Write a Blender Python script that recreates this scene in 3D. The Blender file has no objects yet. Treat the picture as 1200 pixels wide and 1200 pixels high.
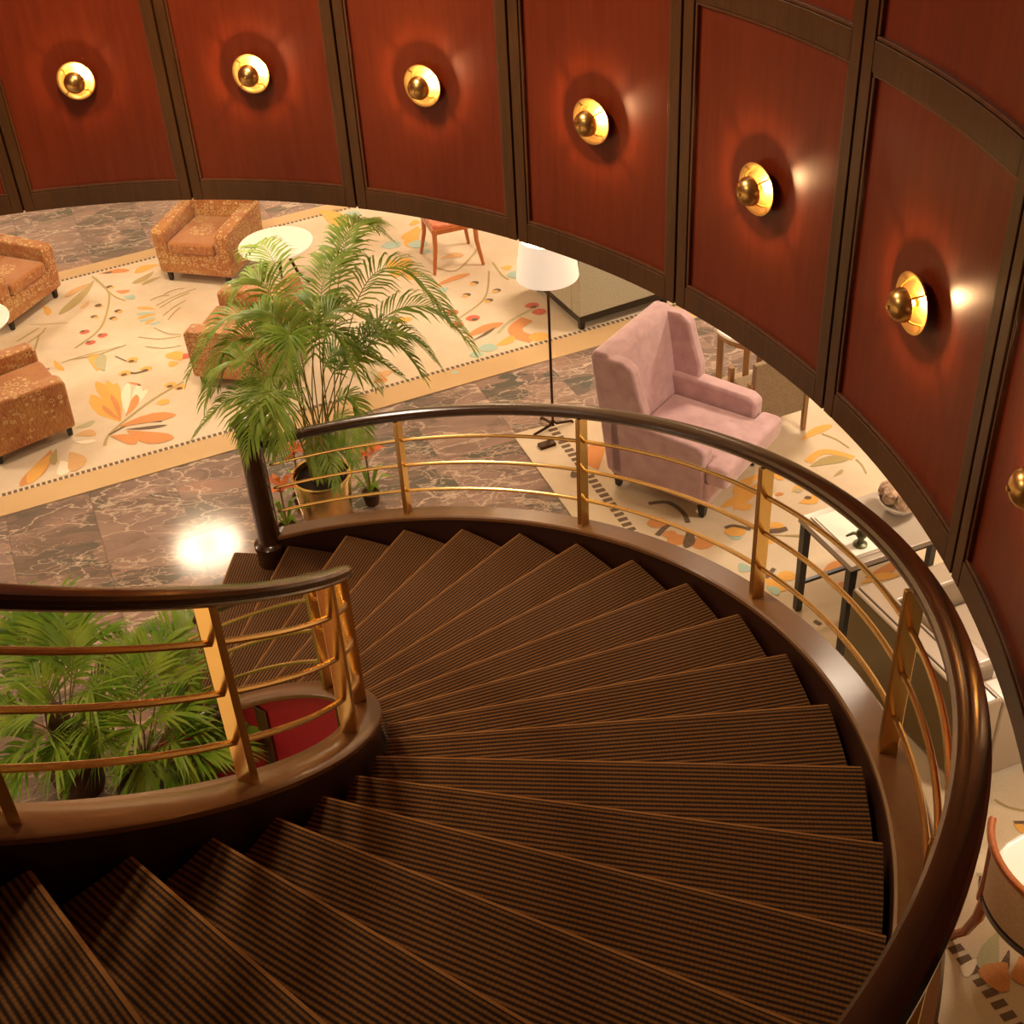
import bpy, bmesh, math, random
from mathutils import Vector, Matrix
random.seed(7)
R = math.radians
sc = bpy.context.scene
COL = sc.collection
# ------------------------------------------------------------------ camera, world, light
def make_camera():
    f, pitch, roll = 1517.9018, 0.6221184, -0.1439073
    fw = Vector((0, math.cos(pitch), -math.sin(pitch)))
    r0 = Vector((1, 0, 0)); u0 = r0.cross(fw)
    r = r0 * math.cos(roll) + u0 * math.sin(roll)
    u = -r0 * math.sin(roll) + u0 * math.cos(roll)
    cd = bpy.data.cameras.new('camera'); co = bpy.data.objects.new('camera', cd); COL.objects.link(co)
    m = Matrix((r, u, -fw)).transposed().to_4x4(); m.translation = Vector((1.95364, -3.61827, 5.89085))
    co.matrix_world = m
    cd.sensor_width = 36; cd.sensor_fit = 'HORIZONTAL'; cd.lens = 36 * f / 1200
    cd.shift_x = 177.198 / 1200; cd.shift_y = -54.303 / 1200
    cd.clip_start = 0.05; cd.clip_end = 60
    sc.camera = co
make_camera()
w = bpy.data.worlds.new('world'); sc.world = w; w.use_nodes = True
w.node_tree.nodes['Background'].inputs[0].default_value = (1.0, 0.62, 0.32, 1)
w.node_tree.nodes['Background'].inputs[1].default_value = 0.05
vs = sc.view_settings
vs.view_transform = 'Standard'; vs.look = 'None'; vs.gamma = 1; vs.use_curve_mapping = False; vs.exposure = 0.0
WARM = (1.0, 0.81, 0.60)
LOUNGE_Z = 2.76
# recessed lounge lights: x, y, watts; last three unseen, added to brighten brass and palm
CEILING_LIGHTS = [(0.22, 7.30, 0), (2.2, 10.6, 85), (-2.6, 9.4, 75), (4.6, 7.4, 66), (5.6, 5.2, 66), (6.1, 2.2, 66), (6.0, -0.6, 60), (-3.0, 5.4, 55), (-4.9, 0.4, 110), (-3.6, -3.0, 100), (1.0, 5.35, 42)]
HALL_W = 62
SCONCE_W = 5.5
def lamp(name, kind, loc, power, color=WARM, size=0.2, rot=(0, 0, 0), parent=None):
    d = bpy.data.lights.new(name, kind); d.energy = power; d.color = color
    if kind == 'AREA': d.shape = 'DISK'; d.size = size
    elif kind in ('POINT', 'SPOT'): d.shadow_soft_size = size
    o = bpy.data.objects.new(name, d); COL.objects.link(o); o.location = loc; o.rotation_euler = rot
    if parent: o.parent = parent
    return o
for i, (x, y, p) in enumerate(CEILING_LIGHTS):
    if p: lamp('lounge_light', 'AREA', (x, y, LOUNGE_Z - 0.075), p, WARM, 0.55)
for x, y, p in ((-0.7, 0.2, HALL_W), (1.2, 2.4, HALL_W * 2.0)):
    lamp('hall_fill', 'AREA', (x, y, 6.10), p, (1, 0.72, 0.43), 0.6)  # unseen fill lights added above the stair for its steps and well
# ------------------------------------------------------------------ helpers
class MB:
    """collects geometry for one mesh object"""
    def __init__(s): s.v = []; s.f = []; s.m = []; s.uv = None
    def add(s, vs_, fs, mi=0):
        o = len(s.v); s.v += [tuple(p) for p in vs_]
        for f in fs: s.f.append(tuple(i + o for i in f)); s.m.append(mi)
        return s
    def box(s, c, d, rz=0.0, mi=0, taper=1.0, M=None):
        x, y, z = d[0] / 2, d[1] / 2, d[2] / 2
        P = [Vector((sx * x * (taper if sz < 0 else 1), sy * y * (taper if sz < 0 else 1), sz * z)) for sz in (-1, 1) for sx, sy in ((-1, -1), (1, -1), (1, 1), (-1, 1))]
        Rm = Matrix.Rotation(rz, 3, 'Z')
        P = [Rm @ p + Vector(c) for p in P]
        if M is not None: P = [M @ p for p in P]
        return s.add(P, [(3, 2, 1, 0), (4, 5, 6, 7), (0, 1, 5, 4), (1, 2, 6, 5), (2, 3, 7, 6), (3, 0, 4, 7)], mi)
    def rings(s, rings, cap=True, closed=True, mi=0):
        n = len(rings[0]); o = len(s.v)
        for r_ in rings: s.v += [tuple(p) for p in r_]
        for i in range(len(rings) - 1):
            for j in range(n if closed else n - 1):
                k = (j + 1) % n
                s.f.append((o + i * n + j, o + i * n + k, o + (i + 1) * n + k, o + (i + 1) * n + j)); s.m.append(mi)
        if cap:
            s.f.append(tuple(o + j for j in reversed(range(n)))); s.m.append(mi)
            e = o + (len(rings) - 1) * n
            s.f.append(tuple(e + j for j in range(n))); s.m.append(mi)
        return s
    def tube(s, pts, rad, n=8, mi=0):
        pts = [Vector(p) for p in pts]; rs = []
        for i, p in enumerate(pts):
            t = (pts[min(i + 1, len(pts) - 1)] - pts[max(i - 1, 0)]).normalized()
            a = t.orthogonal() if abs(t.z) > 0.95 else t.cross(Vector((0, 0, 1)))
            a.normalize(); b = a.cross(t)
            if abs(t.z) > 0.95:
                a = Vector((1, 0, 0)); a = (a - t * a.dot(t)).normalized(); b = a.cross(t)
            q = rad[i] if isinstance(rad, (list, tuple)) else rad
            rs.append([p + a * (q * math.cos(2 * math.pi * k / n)) + b * (q * math.sin(2 * math.pi * k / n)) for k in range(n)])
        return s.rings(rs, mi=mi)
    def lathe(s, prof, n=24, c=(0, 0, 0), axis='Z', mi=0, cap=True):
        rs = []
        for r_, h in prof:
            ring = []
            for k in range(n):
                a = 2 * math.pi * k / n; x, y = r_ * math.cos(a), r_ * math.sin(a)
                ring.append((c[0] + x, c[1] + y, c[2] + h) if axis == 'Z' else (c[0] + h, c[1] + x, c[2] + y))
            rs.append(ring)
        return s.rings(rs, cap=cap, mi=mi)
    def prism(s, poly, t0, t1, fn, mi=0):
        n = len(poly)
        P = [fn(p[0], p[1], t0) for p in poly] + [fn(p[0], p[1], t1) for p in poly]
        return s.add(P, [tuple(reversed(range(n))), tuple(range(n, 2 * n))] + [(i, (i + 1) % n, n + (i + 1) % n, n + i) for i in range(n)], mi)
    def arcbox(s, a0, a1, r0, r1, z0, z1, n=8, mi=0, zf=None):
        rs = []
        for i in range(n + 1):
            a = a0 + (a1 - a0) * i / n; ca, sa = math.cos(a), math.sin(a); h = zf(a) if zf else 0
            rs.append([(r0 * ca, r0 * sa, z0 + h), (r1 * ca, r1 * sa, z0 + h), (r1 * ca, r1 * sa, z1 + h), (r0 * ca, r0 * sa, z1 + h)])
        return s.rings(rs, mi=mi)
    def sweep(s, prof, a0, a1, n, zf, mi=0):
        """profile of (radius, height) pairs swept along a helix"""
        rs = []
        for i in range(n + 1):
            a = a0 + (a1 - a0) * i / n; h = zf(a)
            rs.append([(q[0] * math.cos(a), q[0] * math.sin(a), q[1] + h) for q in prof])
        return s.rings(rs, mi=mi)
    def mesh(s, name, mats, smooth=False):
        me = bpy.data.meshes.new(name); me.from_pydata(s.v, [], s.f); me.update()
        for m in (mats if isinstance(mats, (list, tuple)) else [mats]): me.materials.append(m)
        if len(me.materials) > 1: me.polygons.foreach_set('material_index', s.m)
        b = bmesh.new(); b.from_mesh(me); bmesh.ops.recalc_face_normals(b, faces=b.faces); b.to_mesh(me); b.free()
        if smooth: me.polygons.foreach_set('use_smooth', [True] * len(me.polygons))
        return me
    def build(s, name, mats, parent=None, smooth=False, bevel=0, seg=2, label=None, angle=None):
        me = s.mesh(name, mats, smooth or bevel > 0)
        o = bpy.data.objects.new(name, me); COL.objects.link(o)
        if parent: o.parent = parent
        if bevel:
            b = o.modifiers.new('bevel', 'BEVEL'); b.width = bevel; b.segments = seg; b.limit_method = 'ANGLE'; b.angle_limit = R(40); b.harden_normals = True
        elif smooth:
            try: me.set_sharp_from_angle(angle=R(angle or 42))
            except Exception: pass
        if label: o['label'] = label
        return o
def tag(o, label, cat, group=None, kind=None):
    o['label'] = label; o['category'] = cat
    if group: o['group'] = group
    if kind: o['kind'] = kind
    return o
def thing(name, label, cat, loc=(0, 0, 0), rz=0.0, group=None):
    o = bpy.data.objects.new(name, None); COL.objects.link(o); o.location = loc; o.rotation_euler = (0, 0, rz)
    o.empty_display_size = 0.1
    return tag(o, label, cat, group)
def struct(o): o['kind'] = 'structure'; return o
def copy_tree(o, parent=None):
    c = o.copy(); COL.objects.link(c)
    if parent: c.parent = parent
    for ch in list(o.children): copy_tree(ch, c)
    return c
# ------------------------------------------------------------------ materials
def srgb(r, g, b):
    f = lambda c: (c / 255 / 12.92) if c <= 10.31 else ((c / 255 + 0.055) / 1.055) ** 2.4
    return (f(r), f(g), f(b), 1)
def base_mat(name, color, rough=0.5, metal=0.0, coat=0.0, spec=0.5, sheen=0.0):
    m = bpy.data.materials.new(name); m.use_nodes = True; b = m.node_tree.nodes['Principled BSDF']
    b.inputs['Base Color'].default_value = color; b.inputs['Roughness'].default_value = rough; b.inputs['Metallic'].default_value = metal
    b.inputs['Coat Weight'].default_value = coat; b.inputs['Coat Roughness'].default_value = 0.12; b.inputs['Specular IOR Level'].default_value = spec
    b.inputs['Sheen Weight'].default_value = sheen
    return m
class NT:
    def __init__(s, m): s.m = m; s.t = m.node_tree; s.b = s.t.nodes['Principled BSDF']
    def n(s, typ, **k):
        o = s.t.nodes.new(typ)
        for a, v in k.items():
            if a.startswith('i_'): o.inputs[int(a[2:]) if a[2:].isdigit() else a[2:].replace('_', ' ')].default_value = v
            else: setattr(o, a, v)
        return o
    def l(s, a, b): s.t.links.new(a, b)
    def math(s, op, a, b=None, c=None):
        o = s.n('ShaderNodeMath', operation=op)
        for i, x in enumerate((a, b, c)):
            if x is None: continue
            if isinstance(x, (int, float)): o.inputs[i].default_value = x
            else: s.l(x, o.inputs[i])
        return o.outputs[0]
    def ramp(s, fac, stops, interp='LINEAR'):
        o = s.n('ShaderNodeValToRGB'); cr = o.color_ramp; cr.interpolation = interp
        while len(cr.elements) < len(stops): cr.elements.new(0.5)
        for e, (p, c) in zip(cr.elements, stops): e.position = p; e.color = c
        s.l(fac, o.inputs[0]); return o.outputs[0]
    def mix(s, fac, a, b, mode='MIX'):
        o = s.n('ShaderNodeMix', data_type='RGBA', blend_type=mode)
        for i, x in ((0, fac), (6, a), (7, b)):
            if isinstance(x, (int, float, tuple)): o.inputs[i].default_value = x
            else: s.l(x, o.inputs[i])
        return o.outputs[2]
    def coords(s, kind='Object', scale=(1, 1, 1), rot=(0, 0, 0)):
        tc = s.n('ShaderNodeTexCoord'); mp = s.n('ShaderNodeMapping'); mp.inputs['Scale'].default_value = scale; mp.inputs['Rotation'].default_value = rot
        s.l(tc.outputs[kind], mp.inputs[0]); return mp.outputs[0]
    def noise(s, vec, scale, detail=3, rough=0.5, dist=0.0):
        o = s.n('ShaderNodeTexNoise'); o.inputs['Scale'].default_value = scale; o.inputs['Detail'].default_value = detail; o.inputs['Roughness'].default_value = rough; o.inputs['Distortion'].default_value = dist
        s.l(vec, o.inputs['Vector']); return o
    def bump(s, h, strength=0.3, dist=0.01):
        o = s.n('ShaderNodeBump'); o.inputs['Strength'].default_value = strength; o.inputs['Distance'].default_value = dist
        s.l(h, o.inputs['Height']); s.l(o.outputs[0], s.b.inputs['Normal'])
def wood(name, c0, c1, rough=0.35, coat=0.3, scale=(14, 14, 1.2), spec=0.5):
    m = base_mat(name, c0, rough, 0, coat, spec); t = NT(m)
    v = t.coords('Object', scale); n1 = t.noise(v, 3.0, 5, 0.6, 0.6); n2 = t.noise(t.coords('Object', (1, 1, 0.5)), 1.4, 2)
    f = t.math('MULTIPLY', t.math('ADD', n1.outputs[0], n2.outputs[0]), 0.5)
    t.l(t.ramp(f, [(0.36, c0), (0.62, c1)]), t.b.inputs['Base Color']); return m
M = {}
M['frame'] = wood('dark_oak', srgb(62, 36, 13), srgb(90, 54, 20), 0.38, 0.15)
M['panel'] = wood('mahogany', srgb(106, 34, 11), srgb(126, 47, 18), 0.42, 0.12, (9, 9, 0.7), 0.35)
M['moulding'] = wood('moulding', srgb(74, 38, 20), srgb(104, 60, 34), 0.3, 0.4)
M['rail'] = wood('handrail_wood', srgb(50, 27, 13), srgb(58, 32, 16), 0.25, 0.5, (5, 5, 5))
M['cap'] = wood('cap_wood', srgb(112, 76, 44), srgb(128, 88, 54), 0.3, 0.45, (3, 3, 3))
M['stringer'] = wood('stringer_wood', srgb(40, 14, 9), srgb(48, 18, 11), 0.4, 0.1)
M['red'] = wood('red_lacquer', srgb(150, 10, 26), srgb(170, 16, 34), 0.55, 0.0)
M['brass'] = base_mat('brass', (0.92, 0.66, 0.27, 1), 0.27, 1.0)
M['gold'] = base_mat('gold', (0.86, 0.55, 0.19, 1), 0.30, 1.0)
M['goldball'] = base_mat('antique_gold', (0.80, 0.55, 0.22, 1), 0.3, 1.0)
M['plaster'] = base_mat('cream_plaster', srgb(222, 200, 165), 0.8)
M['slab'] = base_mat('cream_bounce_slab', srgb(214, 190, 150), 0.6)  # cream chosen so the unseen floor bounces light onto the brass
M['black'] = base_mat('black_lacquer', srgb(26, 20, 16), 0.35)
M['darkmetal'] = base_mat('dark_metal', srgb(70, 48, 30), 0.35, 0.8)
M['white'] = base_mat('white_gloss', srgb(246, 240, 230), 0.18, 0, 0.4)
M['paper'] = base_mat('white_paper', srgb(244, 238, 224), 0.7)
M['silver'] = base_mat('silver_lacquer', srgb(178, 165, 150), 0.3, 0.2)
M['orangewood'] = wood('cherry_wood', srgb(158, 78, 26), srgb(184, 100, 38), 0.3, 0.4)
M['tanwood'] = wood('oak', srgb(132, 92, 48), srgb(158, 116, 66), 0.4, 0.2)
M['leather'] = base_mat('pale_leather', srgb(168, 150, 130), 0.32, 0, 0.15)
M['olive'] = base_mat('shaded_leather', srgb(104, 84, 36), 0.4)  # pale leather with the stair-side shade put into its colour
M['piping'] = base_mat('dark_piping', srgb(96, 80, 68), 0.4)
M['soil'] = base_mat('soil', srgb(44, 30, 20), 0.95)
M['bulb'] = base_mat('lamp_glass', (1, 0.8, 0.5, 1), 0.4)
def emit(name, color, strength):
    m = base_mat(name, color, 0.5); b = m.node_tree.nodes['Principled BSDF']
    b.inputs['Emission Color'].default_value = color; b.inputs['Emission Strength'].default_value = strength; return m
M['bulb'] = emit('glowing_bulb', (1, 0.68, 0.32, 1), 40)
M['diffuser'] = emit('glowing_diffuser', (1, 0.80, 0.55, 1), 42)
M['shade'] = emit('lamp_shade_linen', (1, 0.84, 0.66, 1), 0.55)
def carpet():
    m = base_mat('ribbed_carpet', srgb(70, 40, 20), 0.9, 0, 0, 0.2, 0.15); t = NT(m)
    uv = t.n('ShaderNodeUVMap'); sp = t.n('ShaderNodeSeparateXYZ'); t.l(uv.outputs[0], sp.inputs[0])
    u, v = sp.outputs[0], sp.outputs[1]
    rib = t.math('MULTIPLY', t.math('ADD', t.math('SINE', t.math('MULTIPLY', v, 2 * math.pi / 0.0185)), 1), 0.5)
    dash = t.math('MULTIPLY', t.math('ADD', t.math('SINE', t.math('MULTIPLY', u, 2 * math.pi / 0.013)), 1), 0.5)
    nz = t.noise(t.coords('Object', (1, 1, 1)), 120, 2)
    k = t.math('MULTIPLY', rib, t.math('ADD', t.math('MULTIPLY', dash, 0.22), 0.78))
    k = t.math('ADD', k, t.math('MULTIPLY', t.math('SUBTRACT', nz.outputs[0], 0.5), 0.5))
    col = t.ramp(k, [(0.15, srgb(42, 21, 12)), (0.85, srgb(126, 86, 42))])
    edge = t.math('LESS_THAN', v, 0.012)
    t.l(t.mix(edge, col, srgb(156, 108, 54)), t.b.inputs['Base Color'])
    t.bump(k, 0.5, 0.004); return m
M['carpet'] = carpet()
def marble():
    m = base_mat('rosso_marble', srgb(110, 80, 66), 0.13, 0, 0.0, 0.5); t = NT(m)
    g = t.n('ShaderNodeNewGeometry'); oi = t.n('ShaderNodeObjectInfo')
    off = t.n('ShaderNodeVectorMath', operation='SCALE'); off.inputs[0].default_value = (31, 17, 5); t.l(oi.outputs['Random'], off.inputs['Scale'])
    ad = t.n('ShaderNodeVectorMath', operation='ADD'); t.l(g.outputs['Position'], ad.inputs[0]); t.l(off.outputs[0], ad.inputs[1])
    mp = t.n('ShaderNodeMapping'); mp.inputs['Rotation'].default_value = (0, 0, R(-38)); mp.inputs['Scale'].default_value = (0.75, 1.7, 1); t.l(ad.outputs[0], mp.inputs[0]); v = mp.outputs[0]
    w1 = t.noise(v, 2.2, 4, 0.6); wv = t.n('ShaderNodeVectorMath', operation='MULTIPLY_ADD'); t.l(w1.outputs[1], wv.inputs[0]); wv.inputs[1].default_value = (0.55, 0.55, 0.55); t.l(v, wv.inputs[2])
    def vein(scale, lo, hi, seedv):
        vo = t.n('ShaderNodeTexVoronoi', feature='DISTANCE_TO_EDGE'); vo.inputs['Scale'].default_value = scale; t.l(wv.outputs[0], vo.inputs['Vector'])
        msk = t.noise(v, seedv, 3)
        wd = t.math('MULTIPLY', msk.outputs[0], hi)
        return t.math('SMOOTH_MIN', t.math('SUBTRACT', 1.0, t.math('MINIMUM', t.math('DIVIDE', vo.outputs['Distance'], wd), 1.0)), 1.0, 0.01)
    v1 = vein(1.5, 0, 0.04, 1.7); v2 = vein(4.2, 0, 0.07, 2.9); v3 = vein(9.0, 0, 0.10, 4.1)
    n2 = t.noise(wv.outputs[0], 1.6, 5, 0.65)
    cell = t.n('ShaderNodeTexVoronoi', feature='F1'); cell.inputs['Scale'].default_value = 1.7; t.l(wv.outputs[0], cell.inputs['Vector']); cs = t.n('ShaderNodeSeparateColor'); t.l(cell.outputs['Color'], cs.inputs[0])
    cell2 = t.n('ShaderNodeTexVoronoi', feature='F1'); cell2.inputs['Scale'].default_value = 4.6; t.l(wv.outputs[0], cell2.inputs['Vector']); cs2 = t.n('ShaderNodeSeparateColor'); t.l(cell2.outputs['Color'], cs2.inputs[0])
    cf = t.math('ADD', t.math('ADD', t.math('MULTIPLY', cs.outputs[0], 0.30), t.math('MULTIPLY', cs2.outputs[0], 0.14)), t.math('MULTIPLY', n2.outputs[0], 0.56))
    basec = t.ramp(cf, [(0.28, srgb(92, 92, 84)), (0.42, srgb(118, 102, 92)), (0.52, srgb(136, 114, 104)), (0.62, srgb(150, 126, 114)), (0.76, srgb(160, 122, 104))])
    gate = t.math('MULTIPLY', v2, t.math('GREATER_THAN', t.noise(v, 1.1, 2).outputs[0], 0.40))
    gate3 = t.math('MULTIPLY', v3, t.math('GREATER_THAN', t.noise(v, 0.9, 3).outputs[0], 0.56))
    c = t.mix(t.math('MULTIPLY', gate, 0.55), basec, srgb(206, 184, 164))
    c = t.mix(t.math('MULTIPLY', gate3, 0.6), c, srgb(200, 172, 150))
    c = t.mix(t.math('MULTIPLY', v1, 0.65), c, srgb(214, 192, 170))
    t.l(c, t.b.inputs['Base Color']); return m
M['marble'] = marble()
def fabric(name, c0, c1, scale=60, rough=0.85, sheen=0.3, weave=(1, 1, 1)):
    m = base_mat(name, c0, rough, 0, 0, 0.25, sheen); t = NT(m)
    n = t.noise(t.coords('Object', weave), scale, 3, 0.6)
    t.l(t.ramp(n.outputs[0], [(0.35, c0), (0.65, c1)]), t.b.inputs['Base Color']); t.bump(n.outputs[0], 0.25, 0.004); return m
M['mauve'] = fabric('mauve_velvet', srgb(188, 150, 154), srgb(206, 170, 172), 9, 0.8, 0.6)
M['grey'] = fabric('grey_weave', srgb(158, 152, 130), srgb(184, 176, 152), 90, 0.9, 0.2)
M['greybrown'] = fabric('taupe_weave', srgb(128, 108, 80), srgb(146, 124, 94), 70)
M['beige'] = fabric('beige_cloth', srgb(206, 172, 128), srgb(220, 188, 146), 50)
M['redcloth'] = fabric('coral_cloth', srgb(200, 96, 60), srgb(226, 150, 110), 18)
def damask():
    m = base_mat('orange_damask', srgb(176, 100, 50), 0.85, 0, 0, 0.25, 0.3); t = NT(m)
    n = t.noise(t.coords('Object', (1, 1, 1)), 4.0, 2); wv = t.n('ShaderNodeTexVoronoi', feature='F1'); wv.inputs['Scale'].default_value = 15; wv.inputs['Randomness'].default_value = 0.45; t.l(t.coords('Object', (1.0, 1.0, 1.25)), wv.inputs['Vector'])
    ring = t.math('MULTIPLY', t.math('GREATER_THAN', wv.outputs['Distance'], 0.30), t.math('LESS_THAN', wv.outputs['Distance'], 0.43))
    band = t.math('GREATER_THAN', t.noise(t.coords('Object', (0.7, 0.7, 3)), 3.2, 1).outputs[0], 0.46)
    streak = t.noise(t.coords('Object', (1.0, 1.0, 0.12)), 150, 2); fine = t.noise(t.coords('Object', (1, 1, 1)), 170, 2)
    c = t.ramp(n.outputs[0], [(0.38, srgb(160, 88, 44)), (0.62, srgb(176, 116, 58))])
    c = t.mix(t.math('MULTIPLY', t.math('MULTIPLY', ring, band), 0.8), c, srgb(208, 186, 128))
    c = t.mix(0.30, c, t.ramp(streak.outputs[0], [(0.38, srgb(110, 62, 26)), (0.62, srgb(218, 178, 116))]))
    t.l(c, t.b.inputs['Base Color']); t.bump(fine.outputs[0], 0.3, 0.003); return m
M['damask'] = damask()
def rugmat(name, c0, c1):
    m = base_mat(name, c0, 0.95, 0, 0, 0.1, 0.2); t = NT(m)
    n = t.noise(t.coords('Object', (1, 1, 1)), 1.3, 4, 0.6); f = t.noise(t.coords('Object', (1, 1, 1)), 180, 2)
    c = t.ramp(n.outputs[0], [(0.3, c0), (0.7, c1)]); c = t.mix(0.18, c, t.ramp(f.outputs[0], [(0.3, srgb(150, 110, 70)), (0.7, srgb(240, 220, 190))]))
    t.l(c, t.b.inputs['Base Color']); t.bump(f.outputs[0], 0.3, 0.004); return m
M['rug'] = rugmat('cream_rug', srgb(206, 184, 150), srgb(226, 210, 184))
M['rugband'] = rugmat('tan_rug_band', srgb(192, 156, 104), srgb(206, 172, 122))
PILE = {'gold': (226, 164, 60), 'orange': (204, 128, 58), 'white': (240, 222, 196), 'dark': (70, 48, 30), 'olive': (164, 144, 84), 'sage': (168, 164, 124), 'tan': (204, 156, 96), 'red': (200, 74, 44), 'teal': (154, 186, 170)}
PKEYS = list(PILE)
PM = [rugmat('pile_' + k, srgb(*PILE[k]), srgb(*[min(255, c + 12) for c in PILE[k]])) for k in PKEYS]
def leaf(name, c0, c1, rough=0.45, trans=0.0):
    m = base_mat(name, c0, rough, 0, 0, 0.4); t = NT(m)
    n = t.noise(t.coords('Object', (1, 1, 1)), 7, 3)
    t.l(t.ramp(n.outputs[0], [(0.3, c0), (0.7, c1)]), t.b.inputs['Base Color'])
    tr = t.n('ShaderNodeBsdfTranslucent'); ms = t.n('ShaderNodeMixShader'); ms.inputs[0].default_value = trans; out = m.node_tree.nodes['Material Output']
    rc = t.b.inputs['Base Color'].links[0].from_socket; t.l(rc, tr.inputs[0]); t.l(t.b.outputs[0], ms.inputs[1]); t.l(tr.outputs[0], ms.inputs[2]); t.l(ms.outputs[0], out.inputs[0]); return m
M['leaf'] = leaf('palm_leaf', srgb(112, 150, 50), srgb(168, 188, 88), 0.5, 0.4)
M['leaf2'] = leaf('broad_palm_leaf', srgb(100, 148, 36), srgb(164, 186, 66), 0.45, 0.4)
M['cane'] = leaf('palm_cane', srgb(120, 116, 50), srgb(156, 140, 70))
M['trunk'] = leaf('palm_trunk', srgb(60, 38, 22), srgb(92, 62, 36), 0.9)
M['flower'] = leaf('orange_bract', srgb(222, 96, 34), srgb(240, 140, 60))
M['fluff'] = fabric('dried_bloom', srgb(140, 104, 76), srgb(196, 166, 138), 30)
M['bronze'] = base_mat('green_bronze', srgb(92, 92, 62), 0.4, 0.5)
# ------------------------------------------------------------------ geometry of the stair
PH, DT, H = 1.4279560, -0.1270706, 0.18
ROUT, RIN, RAKE = 3.567, 1.912, -0.008
helix = lambda a: H * (a - PH) / DT
E1 = Vector((0.9711, 0.2385, 0)); E2 = Vector((-0.2385, 0.9711, 0)); EA = math.atan2(E1.y, E1.x)
pol = lambda r_, a, z=0.0: Vector((r_ * math.cos(a), r_ * math.sin(a), z))
# ------------------------------------------------------------------ floor of marble tiles
RUG1 = dict(o=Vector((-4.6, 3.69, 0)), w=10.4, d=4.06)     # lower left corner, along E1 / E2
RUG2 = dict(o=Vector((3.17, 4.71, 0)), w=4.3, d=6.2)       # upper left corner, along E1 / -E2
def in_rug(p, margin):
    q = p - RUG1['o']; a, b = q.dot(E1), q.dot(E2)
    if margin < a < RUG1['w'] - margin and margin < b < RUG1['d'] - margin: return True
    q = p - RUG2['o']; a, b = q.dot(E1), -q.dot(E2)
    return margin < a < RUG2['w'] - margin and margin < b < RUG2['d'] - margin
fl = struct(MB().box((1.2, 4.2, -0.035), (16, 16, 0.03)).build('floor', M['slab']))
T = 0.66; tm = MB().box((0, 0, -0.01), (T - 0.002, T - 0.002, 0.02)).mesh('tile', M['marble'])
for i in range(-11, 12):
    for j in range(-8, 19):
        c = Vector((1.2, 0.42, 0)) + E1 * (i * T) + E2 * (j * T)
        if not (-5.5 < c.x < 7.2 and -4.2 < c.y < 11.4): continue
        if in_rug(c, 0.5): continue
        if math.hypot(c.x, c.y) > 5.2 and c.x > 3 and c.y < 3.2: continue
        if math.hypot(c.x, c.y) < 3.2 and math.hypot(c.x, c.y) > 2.2 and -1.2 < math.atan2(c.y, c.x) < 1.0: continue
        if c.y < -0.5: continue
        o = bpy.data.objects.new('tile', tm); COL.objects.link(o); o.location = c; o.rotation_euler = (0, 0, EA); o.parent = fl
# ------------------------------------------------------------------ lounge ceiling and walls
def ring_slab(r0, r1, z0, z1, n=72): return MB().rings([[(q * math.cos(2 * math.pi * k / n), q * math.sin(2 * math.pi * k / n), z) for q, z in ((r0, z0), (r1, z0), (r1, z1), (r0, z1))] for k in range(n + 1)], cap=False)
cm = MB(); n = 48
circ = [pol(4.06, 2 * math.pi * k / n) for k in range(n)]
sq = []
for k in range(n):
    a = 2 * math.pi * k / n; m_ = 11.0 / max(abs(math.cos(a)), abs(math.sin(a))); sq.append(pol(m_, a))
cm.rings([[(p.x, p.y, LOUNGE_Z), (q.x, q.y, LOUNGE_Z), (q.x, q.y, LOUNGE_Z + 0.25), (p.x, p.y, LOUNGE_Z + 0.25)] for p, q in zip(circ + circ[:1], sq + sq[:1])], cap=False)
struct(cm.build('ceiling', M['plaster']))
struct(MB().box((0, 11.6, 1.38), (24, 0.15, 2.9)).build('wall_north', M['plaster']))
struct(MB().box((9.2, 2.5, 1.38), (0.15, 18, 2.9)).build('wall_east', M['plaster']))
struct(MB().box((-7.2, 2.5, 1.38), (0.15, 18, 2.9)).build('wall_west', M['plaster']))
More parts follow.
